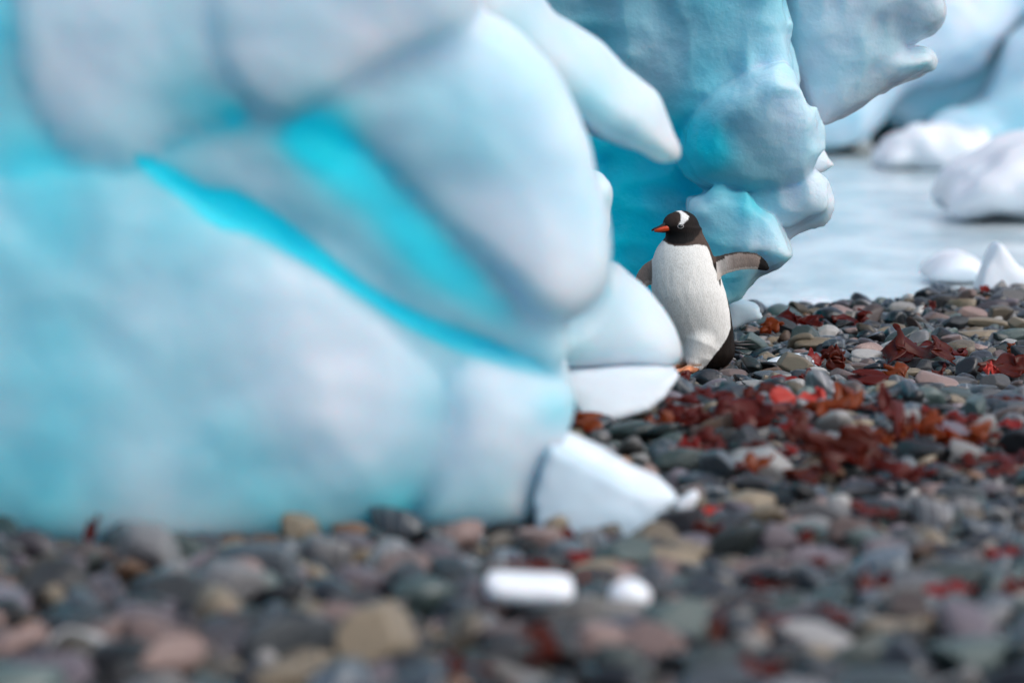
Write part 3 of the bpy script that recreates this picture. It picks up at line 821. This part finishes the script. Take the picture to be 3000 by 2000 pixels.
# ------------------------------------------------------------------ stones
def ico(n):
    t = (1 + 5 ** .5) / 2
    V = np.array([(-1, t, 0), (1, t, 0), (-1, -t, 0), (1, -t, 0), (0, -1, t), (0, 1, t), (0, -1, -t), (0, 1, -t), (t, 0, -1), (t, 0, 1), (-t, 0, -1), (-t, 0, 1)], float)
    F = [(0, 11, 5), (0, 5, 1), (0, 1, 7), (0, 7, 10), (0, 10, 11), (1, 5, 9), (5, 11, 4), (11, 10, 2), (10, 7, 6), (7, 1, 8), (3, 9, 4), (3, 4, 2), (3, 2, 6), (3, 6, 8), (3, 8, 9), (4, 9, 5), (2, 4, 11), (6, 2, 10), (8, 6, 7), (9, 8, 1)]
    V = [v / np.linalg.norm(v) for v in V]
    for _ in range(n):
        mid, G2 = {}, []
        def mp_(a, b):
            k = (min(a, b), max(a, b))
            if k not in mid:
                v = V[a] + V[b]; V.append(v / np.linalg.norm(v)); mid[k] = len(V) - 1
            return mid[k]
        for a, b, c in F:
            x, y, z = mp_(a, b), mp_(b, c), mp_(c, a)
            G2 += [(a, x, z), (b, y, x), (c, z, y), (x, y, z)]
        F = G2
    return np.array(V), np.array(F)
ICO1, ICO2, ICO3 = ico(1), ico(2), ico(3)
NSH = 16
SHAPES = []
for i in range(NSH):
    rs = np.random.RandomState(100 + i)
    planes = [(lambda v: v / np.linalg.norm(v))(rs.randn(3) * (1, 1, 0.8)) for _ in range(6 + i % 3)]
    offs = rs.uniform(0.50, 0.88, len(planes))
    seed = rs.rand(3) * 40
    def shape(D, planes=planes, offs=offs, seed=seed):
        V = D * (1 + 0.16 * noise3(D[:, 0] * 1.3 + seed[0], D[:, 1] * 1.3 + seed[1], D[:, 2] * 1.3 + seed[2]))[:, None]
        for n_, o_ in zip(planes, offs):
            e = np.maximum(0, V @ n_ - o_)
            V = V - (e * 0.92)[:, None] * n_
        V = V + 0.02 * noise3(D[:, 0] * 4 + seed[1], D[:, 1] * 4, D[:, 2] * 4)[:, None] * D
        return V / np.abs(V).max(0)
    SHAPES.append([shape(ICO1[0]), shape(ICO2[0]), shape(ICO3[0])])
SH_MESH = {}
def stone_mesh(i, cls):
    k = (i, cls)
    if k not in SH_MESH:
        o = mesh_obj('beach_stone', SHAPES[i][2 if cls[-1] == '!' else 1], (ICO3 if cls[-1] == '!' else ICO2)[1], STONES[cls.rstrip('!')])
        SH_MESH[k] = o.data
        bpy.data.objects.remove(o)
    return SH_MESH[k]

def rotm(yaw, tx, ty):
    return np.array(Matrix.Rotation(yaw, 3, 'Z') @ Matrix.Rotation(tx, 3, 'X') @ Matrix.Rotation(ty, 3, 'Y'))

FOOT = [(-1.9, 9.95), (0.05, 9.95), (0.0, 11.2), (0.05, 12.3), (0.35, 12.6), (0.3, 13.6), (-0.1, 14.5), (-1.9, 15)]   # under the big iceberg
FOOT = np.array(FOOT, float)

heroes = [  # photograph x, y, width, height, colour, shape, label
    (2356, 996, 104, 84, 'green-grey', 3, 'large dark green-grey stone with a pointed top beside a two-toned stone'),
    (2402, 1014, 150, 52, 'tan', 5, 'sandy tan stone lying against the large pointed green-grey stone'),
    (2300, 990, 44, 52, 'rust brown', 8, 'upright brown stone beside the large pointed green-grey stone'),
    (2496, 974, 80, 36, 'charcoal black', 2, 'glossy black stone above a small tan pebble near the waterline'),
    (2554, 958, 68, 34, 'charcoal black', 9, None), (2690, 985, 98, 50, 'tan', 1, 'domed olive-tan stone behind the curled seaweed frond'),
    (2897, 950, 165, 40, 'tan', 11, 'long cylindrical tan stone at the head of the beach'),
    (2873, 982, 145, 34, 'tan', 12, 'long tan stone lying parallel below the cylindrical one'), (2591, 988, 80, 32, 'charcoal black', 4, None),
    (2775, 885, 105, 46, 'charcoal black', 6, 'broad black stone on the crest of the beach by the water'), (2693, 888, 80, 38, 'green-grey', 7, None),
    (2846, 920, 100, 46, 'pinkish brown', 10, None), (2703, 1078, 60, 58, 'charcoal black', 0, 'nearly spherical black stone in front of the curled seaweed frond'),
    (2812, 1063, 98, 56, 'slate blue', 13, 'domed slate stone next to the spherical black stone'), (2788, 1126, 176, 50, 'mid grey', 14, 'broad flat grey-brown slab below the spherical black stone'),
    (2934, 1045, 94, 36, 'pinkish brown', 15, None), (2547, 1046, 112, 46, 'pale grey', 5, None), (2516, 1080, 122, 34, 'pinkish brown', 11, None),
    (2570, 1098, 120, 34, 'slate blue', 12, None), (2300, 1040, 52, 36, 'slate blue', 3, 'small dark slate stone with a sharp ridge behind the flat ice shard'),
    (2290, 1096, 92, 30, 'mid grey', 13, None), (2880, 1182, 62, 54, 'charcoal black', 7, None), (2114, 1068, 70, 34, 'tan', 1, 'rounded tan stone touching the penguin by its tail'),
    (2205, 1068, 120, 38, 'pale grey', 6, 'pale speckled stone between the penguin and the flat ice shard'), (2092, 1104, 112, 28, 'mid grey', 8, 'long grey stone under the penguin beside its orange foot'),
    (2010, 1143, 108, 46, 'slate blue', 14, 'blocky blue-green slate stone in front of the penguin foot'), (2137, 1146, 100, 46, 'green-grey', 3, None), (2228, 1130, 124, 34, 'pale grey', 12, None),
    (2245, 1100, 90, 30, 'slate blue', 9, None), (2150, 1098, 90, 34, 'pinkish brown', 4, None), (2385, 1090, 84, 30, 'pale grey', 2, None), (2425, 1118, 104, 30, 'slate blue', 10, None),
    (2480, 1050, 110, 34, 'mid grey', 0, None), (2240, 985, 70, 34, 'mauve grey', 5, None), (2190, 985, 60, 30, 'green-grey', 7, None), (2700, 960, 90, 34, 'green-grey', 12, None),
    (2640, 905, 90, 44, 'pale grey', 10, None), (2740, 930, 90, 46, 'pinkish brown', 13, None), (2920, 900, 110, 44, 'mauve grey', 14, None), (2960, 870, 110, 46, 'pale grey', 4, None),
    (1944, 1662, 190, 86, 'pinkish brown', 13, 'rounded pinkish-tan stone beside the domed ice lump'), (2385, 1645, 230, 90, 'mauve grey', 10, 'long mauve stone with a pale top among green-grey pebbles'),
    (1625, 1592, 150, 80, 'charcoal black', 0, 'dark stone in front of the big pale ice wedge'), (2196, 1472, 190, 80, 'tan', 8, 'layered tan stone beyond the thin ice sliver'),
    (2814, 1450, 160, 84, 'slate blue', 1, None), (2450, 1512, 160, 60, 'mid grey', 2, None), (1770, 1800, 236, 120, 'lichen yellow', 13, 'big stone patched with yellow-green lichen near the ice lumps'),
    (2644, 1790, 180, 110, 'pinkish brown', 4, None), (2372, 1565, 190, 64, 'green-grey', 11, None), (1020, 1606, 240, 90, 'mauve grey', 11, 'dark mauve log-shaped stone at the foot of the cracked iceberg'),
    (1060, 1715, 190, 140, 'mauve grey', 1, 'big domed grey-brown stone below the log-shaped mauve stone'), (420, 1575, 130, 100, 'rust brown', 3, 'brown pointed stone against the cracked iceberg'),
    (775, 1600, 130, 74, 'rust brown', 5, None), (136, 1726, 260, 200, 'charcoal black', 0, None), (728, 1700, 160, 136, 'pinkish brown', 9, None), (420, 1838, 210, 170, 'mauve grey', 6, None),
    (204, 1872, 250, 150, 'charcoal black', 7, None), (1040, 1890, 96, 66, 'rust brown', 13, 'small orange-brown pebble among dark foreground stones'), (1272, 1872, 86, 82, 'tan', 1, None),
    (1482, 1560, 140, 66, 'charcoal black', 2, None), (250, 1640, 200, 110, 'pinkish brown', 14, None), (930, 1860, 200, 120, 'mid grey', 15, None), (1760, 1235, 110, 56, 'slate blue', 12, None),
    (1960, 1290, 90, 60, 'green-grey', 0, None), (2050, 1268, 70, 50, 'pinkish brown', 1, None), (2290, 1270, 80, 46, 'slate blue', 8, None), (2180, 1340, 110, 60, 'mid grey', 2, None),
    (2230, 1290, 60, 50, 'charcoal black', 0, None), (2060, 1160, 30, 30, 'rust brown', 5, None), (2700, 1330, 120, 50, 'charcoal black', 12, None)]

MARKS = [(nm, hit(x_, y_)) for nm, x_, y_ in (
    ('by the rounded white ice block', 1550, 1770), ('by the domed white ice lump', 1850, 1775), ('in front of the big pale ice wedge', 1700, 1590), ('by the thin ice sliver', 2010, 1520),
    ('by the boat-shaped ice chunk', 1900, 1225), ('by the biggest seaweed heap', 2440, 1360), ('by the upright seaweed stalk', 2630, 1300), ('by the crumpled orange seaweed', 2790, 1310),
    ('by the penguin foot', 2010, 1110), ('by the flat ice shard', 2320, 1085), ('by the curled seaweed frond', 2690, 1065), ('by the spherical black stone', 2703, 1110),
    ('by the tall pointed ice shard', 2900, 880), ('by the seaweed at the waterline', 2400, 960), ('by the log-shaped mauve stone', 1020, 1640), ('by the yellow lichen stone', 1770, 1850),
    ('by the brown pointed stone', 420, 1620), ('by the narrow red seaweed blade', 272, 1600), ('by the long mauve stone', 2385, 1690), ('by the standing seaweed clump', 1562, 1975),
    ('by the layered tan stone', 2196, 1510), ('by the small orange-brown pebble', 1040, 1920), ('by the long dark red seaweed', 2950, 1110), ('by the broad flat slab', 2788, 1150))]
STONE_COUNT = 0
BOXES = []          # x, y, radius already taken by a placed stone
def put_stone(p, half, yaw, tx, ty, shp, cls, label=None):
    global STONE_COUNT
    fine = half[0] * FPX / p[1] > 45
    o = bpy.data.objects.new('beach_stone', stone_mesh(shp, cls + ('!' if fine else '')))
    COL.objects.link(o)
    o.location = p
    o.scale = half
    o.rotation_euler = Matrix(rotm(yaw, tx, ty)).to_euler()
    if label:
        tag(o, label, 'stone', 'loose stones on the beach')
    else:
        size = 'big' if half[0] > 0.085 else ('middling' if half[0] > 0.058 else 'small')
        form = 'flat' if half[2] < 0.43 * half[0] else ('domed' if half[2] > 0.56 * half[0] else 'rounded')
        dist, mark = min((math.hypot(p[0] - q_[0], (p[1] - q_[1]) * 0.6), nm) for nm, q_ in MARKS)
        tag(o, f'{size} {form} {cls} stone {mark}', 'stone', f'{size} {form} {cls} stones {mark}')
    STONE_COUNT += 1

for (px, py, w, hh, cls, shp, lab) in heroes:
    p = hit(px, py + hh * 0.38)
    d = p[1]
    half = np.array([w * d / FPX / 2, w * d / FPX / 2 * random.uniform(0.6, 0.85), hh * d / FPX / 2 * 1.08])
    half[1] = max(half[1], half[2] * 0.9)
    p = np.array([p[0], d + half[1] * 0.4, G(p[0], d) + half[2] * 0.62])
    put_stone(p, half, random.uniform(-0.25, 0.25), random.uniform(-0.1, 0.1), random.uniform(-0.12, 0.12), shp, cls, lab)
    BOXES.append((p[0], p[1], half[0] * 0.8, half[1] * 0.8))

# scatter: big stones first, then smaller ones into the gaps
cell = 0.12
grid = {}
def free(x, y, r):
    c0, c1 = int(math.floor(x / cell)), int(math.floor(y / cell))
    R_ = int(math.ceil((r + 0.11) / cell))
    for i in range(c0 - R_, c0 + R_ + 1):
        for j in range(c1 - R_, c1 + R_ + 1):
            for (a, b, q_) in grid.get((i, j), ()):
                if (a - x) ** 2 + (b - y) ** 2 < (q_ + r) ** 2:
                    return False
    return True
def occupy(x, y, r):
    grid.setdefault((int(math.floor(x / cell)), int(math.floor(y / cell))), []).append((x, y, r))
for bx_, by_, rx_, ry_ in BOXES:
    for t in np.linspace(-1, 1, 5):
        occupy(bx_ + t * max(rx_ - ry_ * .6, 0), by_, ry_ * 0.6)
_fx, _fy = np.arange(-4, 4, 0.02), np.arange(7, 24, 0.02)
_FM = poly_sdf(FOOT, *np.meshgrid(_fx, _fy, indexing='ij')) < -0.05
def in_foot(x, y):
    return _FM[int((x + 4) / 0.02), int((y - 7) / 0.02)]
_GM = G(*np.meshgrid(_fx, _fy, indexing='ij'))
def Gq(x, y):
    return float(_GM[int((x + 4) / 0.02), int((y - 7) / 0.02)])
pool = []
def scatter(n, r0, r1, ylo=7.05, yhi=23.2):
    made = 0
    for _ in range(n):
        y = random.uniform(ylo, yhi)
        wdt = y * 0.1406 + 0.25
        x = random.uniform(-wdt, wdt)
        if y > 10.2 and x < 0.25 - 0.0 * y and (y < 15.2) and in_foot(x, y):
            continue
        if y > 14.5 and x < 0.35: 
            continue
        if 0.35 < x < 0.95 and 15.55 < y < 16.3 and r0 > 0.02:
            continue
        if Gq(x, y) < WATER_Z - 0.10:
            continue
        r = r0 + (r1 - r0) * random.random() ** 1.6
        if not free(x, y, r * 0.74):
            continue
        occupy(x, y, r * 0.74)
        pool.append((x, y, r)); made += 1
    return made
nA = scatter(260, 0.080, 0.115, 7.05, 9.5) + scatter(2600, 0.050, 0.100)
nB = scatter(24000, 0.026, 0.052)
nC = scatter(45000, 0.015, 0.030)
print('scatter', nA, nB, nC)
# a second, thinner layer of stones resting on the first
tops = []
for _ in range(750):
    y = random.uniform(7.2, 21)
    wdt = y * 0.1406 + 0.1
    x = random.uniform(-wdt, wdt)
    if (y > 9.9 and x < 0.1 and y < 15.2 and in_foot(x, y)) or (y > 13.6 and x < 0.5) or (0.3 < x < 1.0 and 15.2 < y < 16.3) or Gq(x, y) < WATER_Z:
        continue
    tops.append((x, y, random.uniform(0.035, 0.08)))
def draw_stone(x, y, r, lift):
    cls = CLASS_NAMES[RS.choice(len(CLASS_NAMES), p=BROWN_W if y < 10 and x < 0.1 else CLASS_W)]
    half = np.array([r * random.uniform(0.9, 1.45), r * random.uniform(0.6, 0.95), r * random.uniform(0.34, 0.72) * (1.2 if y < 10 and x < 0.4 else 1.0)])
    z = Gq(x, y) + half[2] * random.uniform(0.25, 0.65) + lift
    return (np.array([x, y, z]), half, random.uniform(-1.2, 1.2), random.gauss(0.08, 0.24), random.gauss(0, 0.30), random.randrange(NSH), cls)
allst = [draw_stone(x, y, r, 0.0) + (0,) for x, y, r in pool] + [draw_stone(x, y, r, 0.028) + (1,) for x, y, r in tops]
P = np.array([s[0] for s in allst]); Hh = np.array([s[1] for s in allst])
u, v = proj(P)
app = Hh[:, 0] * FPX / P[:, 1]
PENG = (u > 1850) & (u < 2160) & (v > 900) & (v < 1080) & (P[:, 1] > 15.8)
vis = (u > 0) & (u < 3000) & (v < 2010) & ~PENG & ~((u < 2050) & (P[:, 1] > 13.0)) & ~((u < 1560) & (P[:, 1] > 9.9)) & ~((P[:, 1] > 13.0) & (P[:, 1] < 15.2) & (u < 2500))
score = np.where(vis, app * (1.0 + 0.9 * np.array([s[7] for s in allst])) * np.where(P[:, 1] > 13, 1.5, 1.0), -1)
order = np.argsort(-score)
single = set(order[:300 - STONE_COUNT].tolist())
Vs, Fs, Ms, base = [], [], [], 0
mat_names = list(STONES)
for i, s in enumerate(allst):
    p, half, yaw, tx, ty, shp, cls, top_ = s
    if i in single:
        put_stone(p, half, yaw, tx, ty, shp, cls)
        continue
    lod = 1 if (app[i] > 22 and 13 < p[1] < 22.5) else 0
    if app[i] > 40: lod = 1
    W = (SHAPES[shp][lod] * half) @ rotm(yaw, tx, ty).T + p
    Vs.append(W); Fs.append((ICO2 if lod else ICO1)[1] + base); base += len(W)
    Ms.append(np.full(len(Fs[-1]), mat_names.index(cls)))
ob = mesh_obj('shingle_gravel', np.concatenate(Vs), np.concatenate(Fs), [STONES[n_] for n_ in mat_names], midx=np.concatenate(Ms))
tag(ob, 'mixed grey, green and tan shingle covering the beach', 'shingle', kind='stuff')
print('stones', STONE_COUNT, 'stuff tris', len(ob.data.polygons))

# ------------------------------------------------------------------ seaweed
def frond(px, py, w, hh, colour, label, seed, curl=1.0, ruffle=1.0, lobes=3, up=0.5, loops=False):
    """A wet sheet of weed, curled and ruffled, fitted to its size and laid on the stones."""
    rs = np.random.RandomState(seed)
    n, m_ = 30, 16
    uu = np.linspace(0, 1, n)[:, None] * np.ones((1, m_))
    vv_ = np.ones((n, 1)) * np.linspace(-1, 1, m_)[None, :]
    edge = 0.32 + 0.20 * np.sin(uu * math.pi * lobes + rs.rand() * 6) + 0.22 * noise3(uu * 7 + seed, vv_ * 0 + seed * .37, vv_ * 0 + 3 + np.sign(vv_))
    edge = np.maximum(edge, 0.08) * np.clip(np.minimum(uu, 1 - uu) * 7, 0.15, 1)
    ang = curl * (2.4 * (uu - 0.5) + 1.6 * noise3(uu * 2.2 + seed * 1.3, 0 * uu + 2.2, 0 * uu) + 0.7 * np.sin(uu * 9 + seed))
    du = 1.0 / n
    sx = np.cumsum(np.cos(ang) * du, 0); sz = np.cumsum(np.sin(ang) * du, 0) * 1.0
    yy = vv_ * edge
    xx = sx + 0.10 * ruffle * noise3(uu * 6, vv_ * 2 + seed, 0 * uu + 8)
    zz = sz + ruffle * (0.20 * noise3(uu * 4 + seed, vv_ * 1.8, 0 * uu + 1) + 0.14 * noise3(uu * 9, vv_ * 4 + seed, 0 * uu + 5) * np.abs(vv_)) + up * 0.45 * vv_ * edge * 2
    if loops:      # a broad blade thrown into two standing loops
        arch = np.abs(np.sin(math.pi * 2 * uu ** 1.1)) ** 0.75 * np.where(uu < 0.53, 1.0, 0.72)
        xx = uu + 0.16 * np.sin(math.pi * 4 * uu) + 0.05 * noise3(uu * 5, vv_ * 2, 0 * uu)
        yy = vv_ * (0.24 + 0.05 * noise3(uu * 6, vv_, 0 * uu + 3)) + 0.25 * np.sin(uu * 5)
        zz = arch * (0.62 + 0.10 * vv_) + 0.26 * vv_ * (0.7 + 0.3 * np.sin(uu * 7)) + 0.05 * noise3(uu * 5, vv_ * 3, 0 * uu + 9)
    V = np.stack([xx, yy * 0.8, zz], -1).reshape(-1, 3)
    V = V - (V.max(0) + V.min(0)) / 2
    p = hit(px, min(py + hh * 0.45, 1996), 0.035)
    d = p[1]
    size = V.max(0) - V.min(0)
    w, hh = w * 1.22, hh * 1.25
    V[:, 0] *= w * d / FPX / size[0]
    V[:, 2] *= hh * d / FPX / size[2]
    V[:, 1] *= max(w, hh) * 0.7 * d / FPX / size[1]
    ii, jj = np.meshgrid(np.arange(n - 1), np.arange(m_ - 1), indexing='ij')
    q_ = (ii * m_ + jj).ravel()
    o = mesh_obj('seaweed', V, np.stack([q_, q_ + m_, q_ + m_ + 1, q_ + 1], 1), WEEDS[colour])
    o.location = (p[0], d, G(p[0], d) + 0.038 - V[:, 2].min())
    md = o.modifiers.new('thickness', 'SOLIDIFY'); md.thickness = 0.003
    tag(o, label, 'seaweed', 'red seaweed washed up on the stones')
    return o

weeds = [
    (2688, 1025, 175, 88, 'brown', 'large dark red seaweed frond curled into two upright loops', 1.5, 0.6), (2640, 1040, 90, 44, 'dark red', 'glossy purple-red seaweed folded beside the curled frond', 1, 1),
    (2760, 1030, 120, 34, 'dark red', None, 1, 1), (2388, 1052, 44, 40, 'bright red', 'bright red seaweed flake lying on the flat ice shard', 0.5, 0.5), (2442, 1060, 62, 66, 'brown', 'small curly dark brown seaweed beside the flat ice shard', 1.7, 1.3),
    (2345, 940, 116, 46, 'dark red', 'purple-red seaweed heap at the waterline behind the pointed stone', 1, 1), (2495, 936, 100, 36, 'dark red', None, 0.8, 1), (2262, 962, 60, 40, 'orange', 'orange seaweed scrap at the waterline by the shaded ice wedge', 1, 1),
    (2720, 900, 34, 24, 'dark red', None, 1, 1), (2885, 850, 22, 18, 'bright red', None, 1, 1),
    (2950, 1078, 150, 52, 'brown', 'long dark red seaweed draped over stones beside a coral-red scrap', 0.7, 1), (2902, 1088, 40, 36, 'coral red', 'coral-red seaweed scrap next to a long dark red frond', 0.8, 1), (2980, 1025, 50, 22, 'orange', None, 1, 1),
    (2622, 1106, 66, 54, 'orange', 'orange-brown seaweed curl behind the flat grey slab', 1.4, 0.7), (2560, 1118, 120, 40, 'dark red', None, 1, 1), (2750, 1092, 36, 30, 'dark red', None, 1, 1),
    (2305, 1130, 90, 36, 'bright red', None, 0.8, 1), (2230, 1150, 90, 34, 'brown', None, 1.2, 1), (2370, 1105, 50, 30, 'dark red', None, 1, 1), (2090, 1160, 110, 30, 'dark red', None, 0.8, 1), (1995, 1118, 50, 40, 'dark red', 'dark red seaweed scrap under the penguin toes', 1.3, 1),
    (2292, 1178, 66, 52, 'coral red', 'glowing coral-red seaweed tip on the crest of the berm', 1, 0.7), (2375, 1168, 70, 40, 'coral red', None, 1, 1), (2440, 1190, 150, 84, 'orange', 'large orange-brown seaweed pile on the berm behind the upright stalk', 1.2, 1.2),
    (2240, 1235, 190, 92, 'dark red', 'wide dark red seaweed heap below the coral-red tip', 1.1, 1.2), (2120, 1225, 120, 66, 'dark red', None, 1, 1.2), (1990, 1222, 110, 66, 'dark red', None, 1, 1.2), (1930, 1240, 70, 40, 'orange', None, 1, 1),
    (1712, 1248, 100, 56, 'orange', 'orange-brown seaweed tuft between the boat-shaped ice and the big pale wedge', 1.2, 1.2), (2330, 1270, 70, 70, 'brown', None, 1.2, 1),
    (2628, 1240, 104, 150, 'dark red', 'upright red-brown seaweed stalk standing from the berm', 2.0, 0.6), (2600, 1285, 140, 60, 'orange', None, 1, 1), (2440, 1315, 230, 120, 'brown', 'biggest dark brown-red seaweed heap on the shingle', 1.2, 1.3), (2545, 1320, 130, 80, 'brown', None, 1.2, 1.2),
    (2390, 1385, 160, 70, 'brown', None, 1.1, 1.2), (2750, 1270, 120, 84, 'orange', 'tan-orange crumpled seaweed beside the upright stalk', 1.4, 1.5), (2845, 1292, 100, 70, 'orange', None, 1.2, 1.3), (2625, 1400, 130, 60, 'dark red', None, 1.1, 1.3), (2940, 1348, 130, 34, 'dark red', None, 1, 1),
    (2015, 1312, 60, 40, 'bright red', None, 1, 1), (2080, 1285, 70, 40, 'dark red', None, 1, 1), (2222, 1365, 74, 50, 'orange', None, 1, 1), (2095, 1350, 36, 26, 'orange', None, 1, 1), (2290, 1335, 90, 40, 'bright red', None, 1, 1),
    (1580, 1672, 160, 46, 'brown', 'brown-red seaweed behind the rounded white ice block', 1, 1), (1700, 1720, 50, 50, 'orange', None, 1, 1), (1562, 1925, 130, 120, 'brown', 'red-brown seaweed clump standing among big foreground pebbles', 1.5, 1), (1370, 1975, 150, 60, 'brown', None, 1, 1),
    (2105, 1900, 66, 150, 'brown', None, 1.8, 0.7), (2230, 1965, 130, 60, 'dark red', None, 1, 1), (2400, 1815, 160, 44, 'dark red', None, 1, 1), (2280, 1835, 90, 50, 'dark red', None, 1, 1), (2560, 1715, 80, 60, 'dark red', None, 1, 1), (2975, 1730, 90, 60, 'dark red', None, 1, 1),
    (272, 1565, 44, 76, 'dark red', 'narrow dark red seaweed blade against the foot of the cracked iceberg', 1.5, 0.7), (2080, 1500, 60, 20, 'coral red', None, 1, 1), (1790, 1590, 30, 30, 'dark red', None, 1, 1), (1950, 1735, 50, 40, 'dark red', None, 1, 1)]
wr = random.Random(5)
for _ in range(46):
    y_ = wr.choice([wr.uniform(1120, 1420)] * 3 + [wr.uniform(1420, 1960)])
    x_ = wr.uniform(1930 if y_ < 1420 else 1600, 2980)
    weeds.append((x_, y_, wr.uniform(34, 96) * (1 + (y_ - 1100) / 1200), wr.uniform(12, 26) * (1 + (y_ - 1100) / 1200), wr.choice(['dark red', 'dark red', 'brown', 'brown', 'dark red', 'bright red']), None, wr.uniform(0.7, 1.4), wr.uniform(0.8, 1.5)))
GENERIC = {'dark red': 'dark red seaweed scrap', 'brown': 'dark brown crumpled seaweed piece', 'orange': 'orange-brown seaweed piece',
           'bright red': 'small bright red seaweed piece', 'coral red': 'small coral-red seaweed scrap'}
for i, (px, py, w, hh, c, lab, cu, ru) in enumerate(weeds):
    p_ = hit(px, min(py + hh * 0.45, 1996))
    mark = min((math.hypot(p_[0] - q_[0], (p_[1] - q_[1]) * 0.6), nm) for nm, q_ in MARKS if 'weed' not in nm)[1]
    o = frond(px, py, w, hh, c, lab or GENERIC[c] + ' ' + mark, 11 + i * 7, cu, ru, 2 + i % 4, random.uniform(0.3, 0.9), loops=(i == 0))
    if not lab:
        o['group'] = c + ' seaweed scraps ' + mark
bpy.context.view_layer.update()
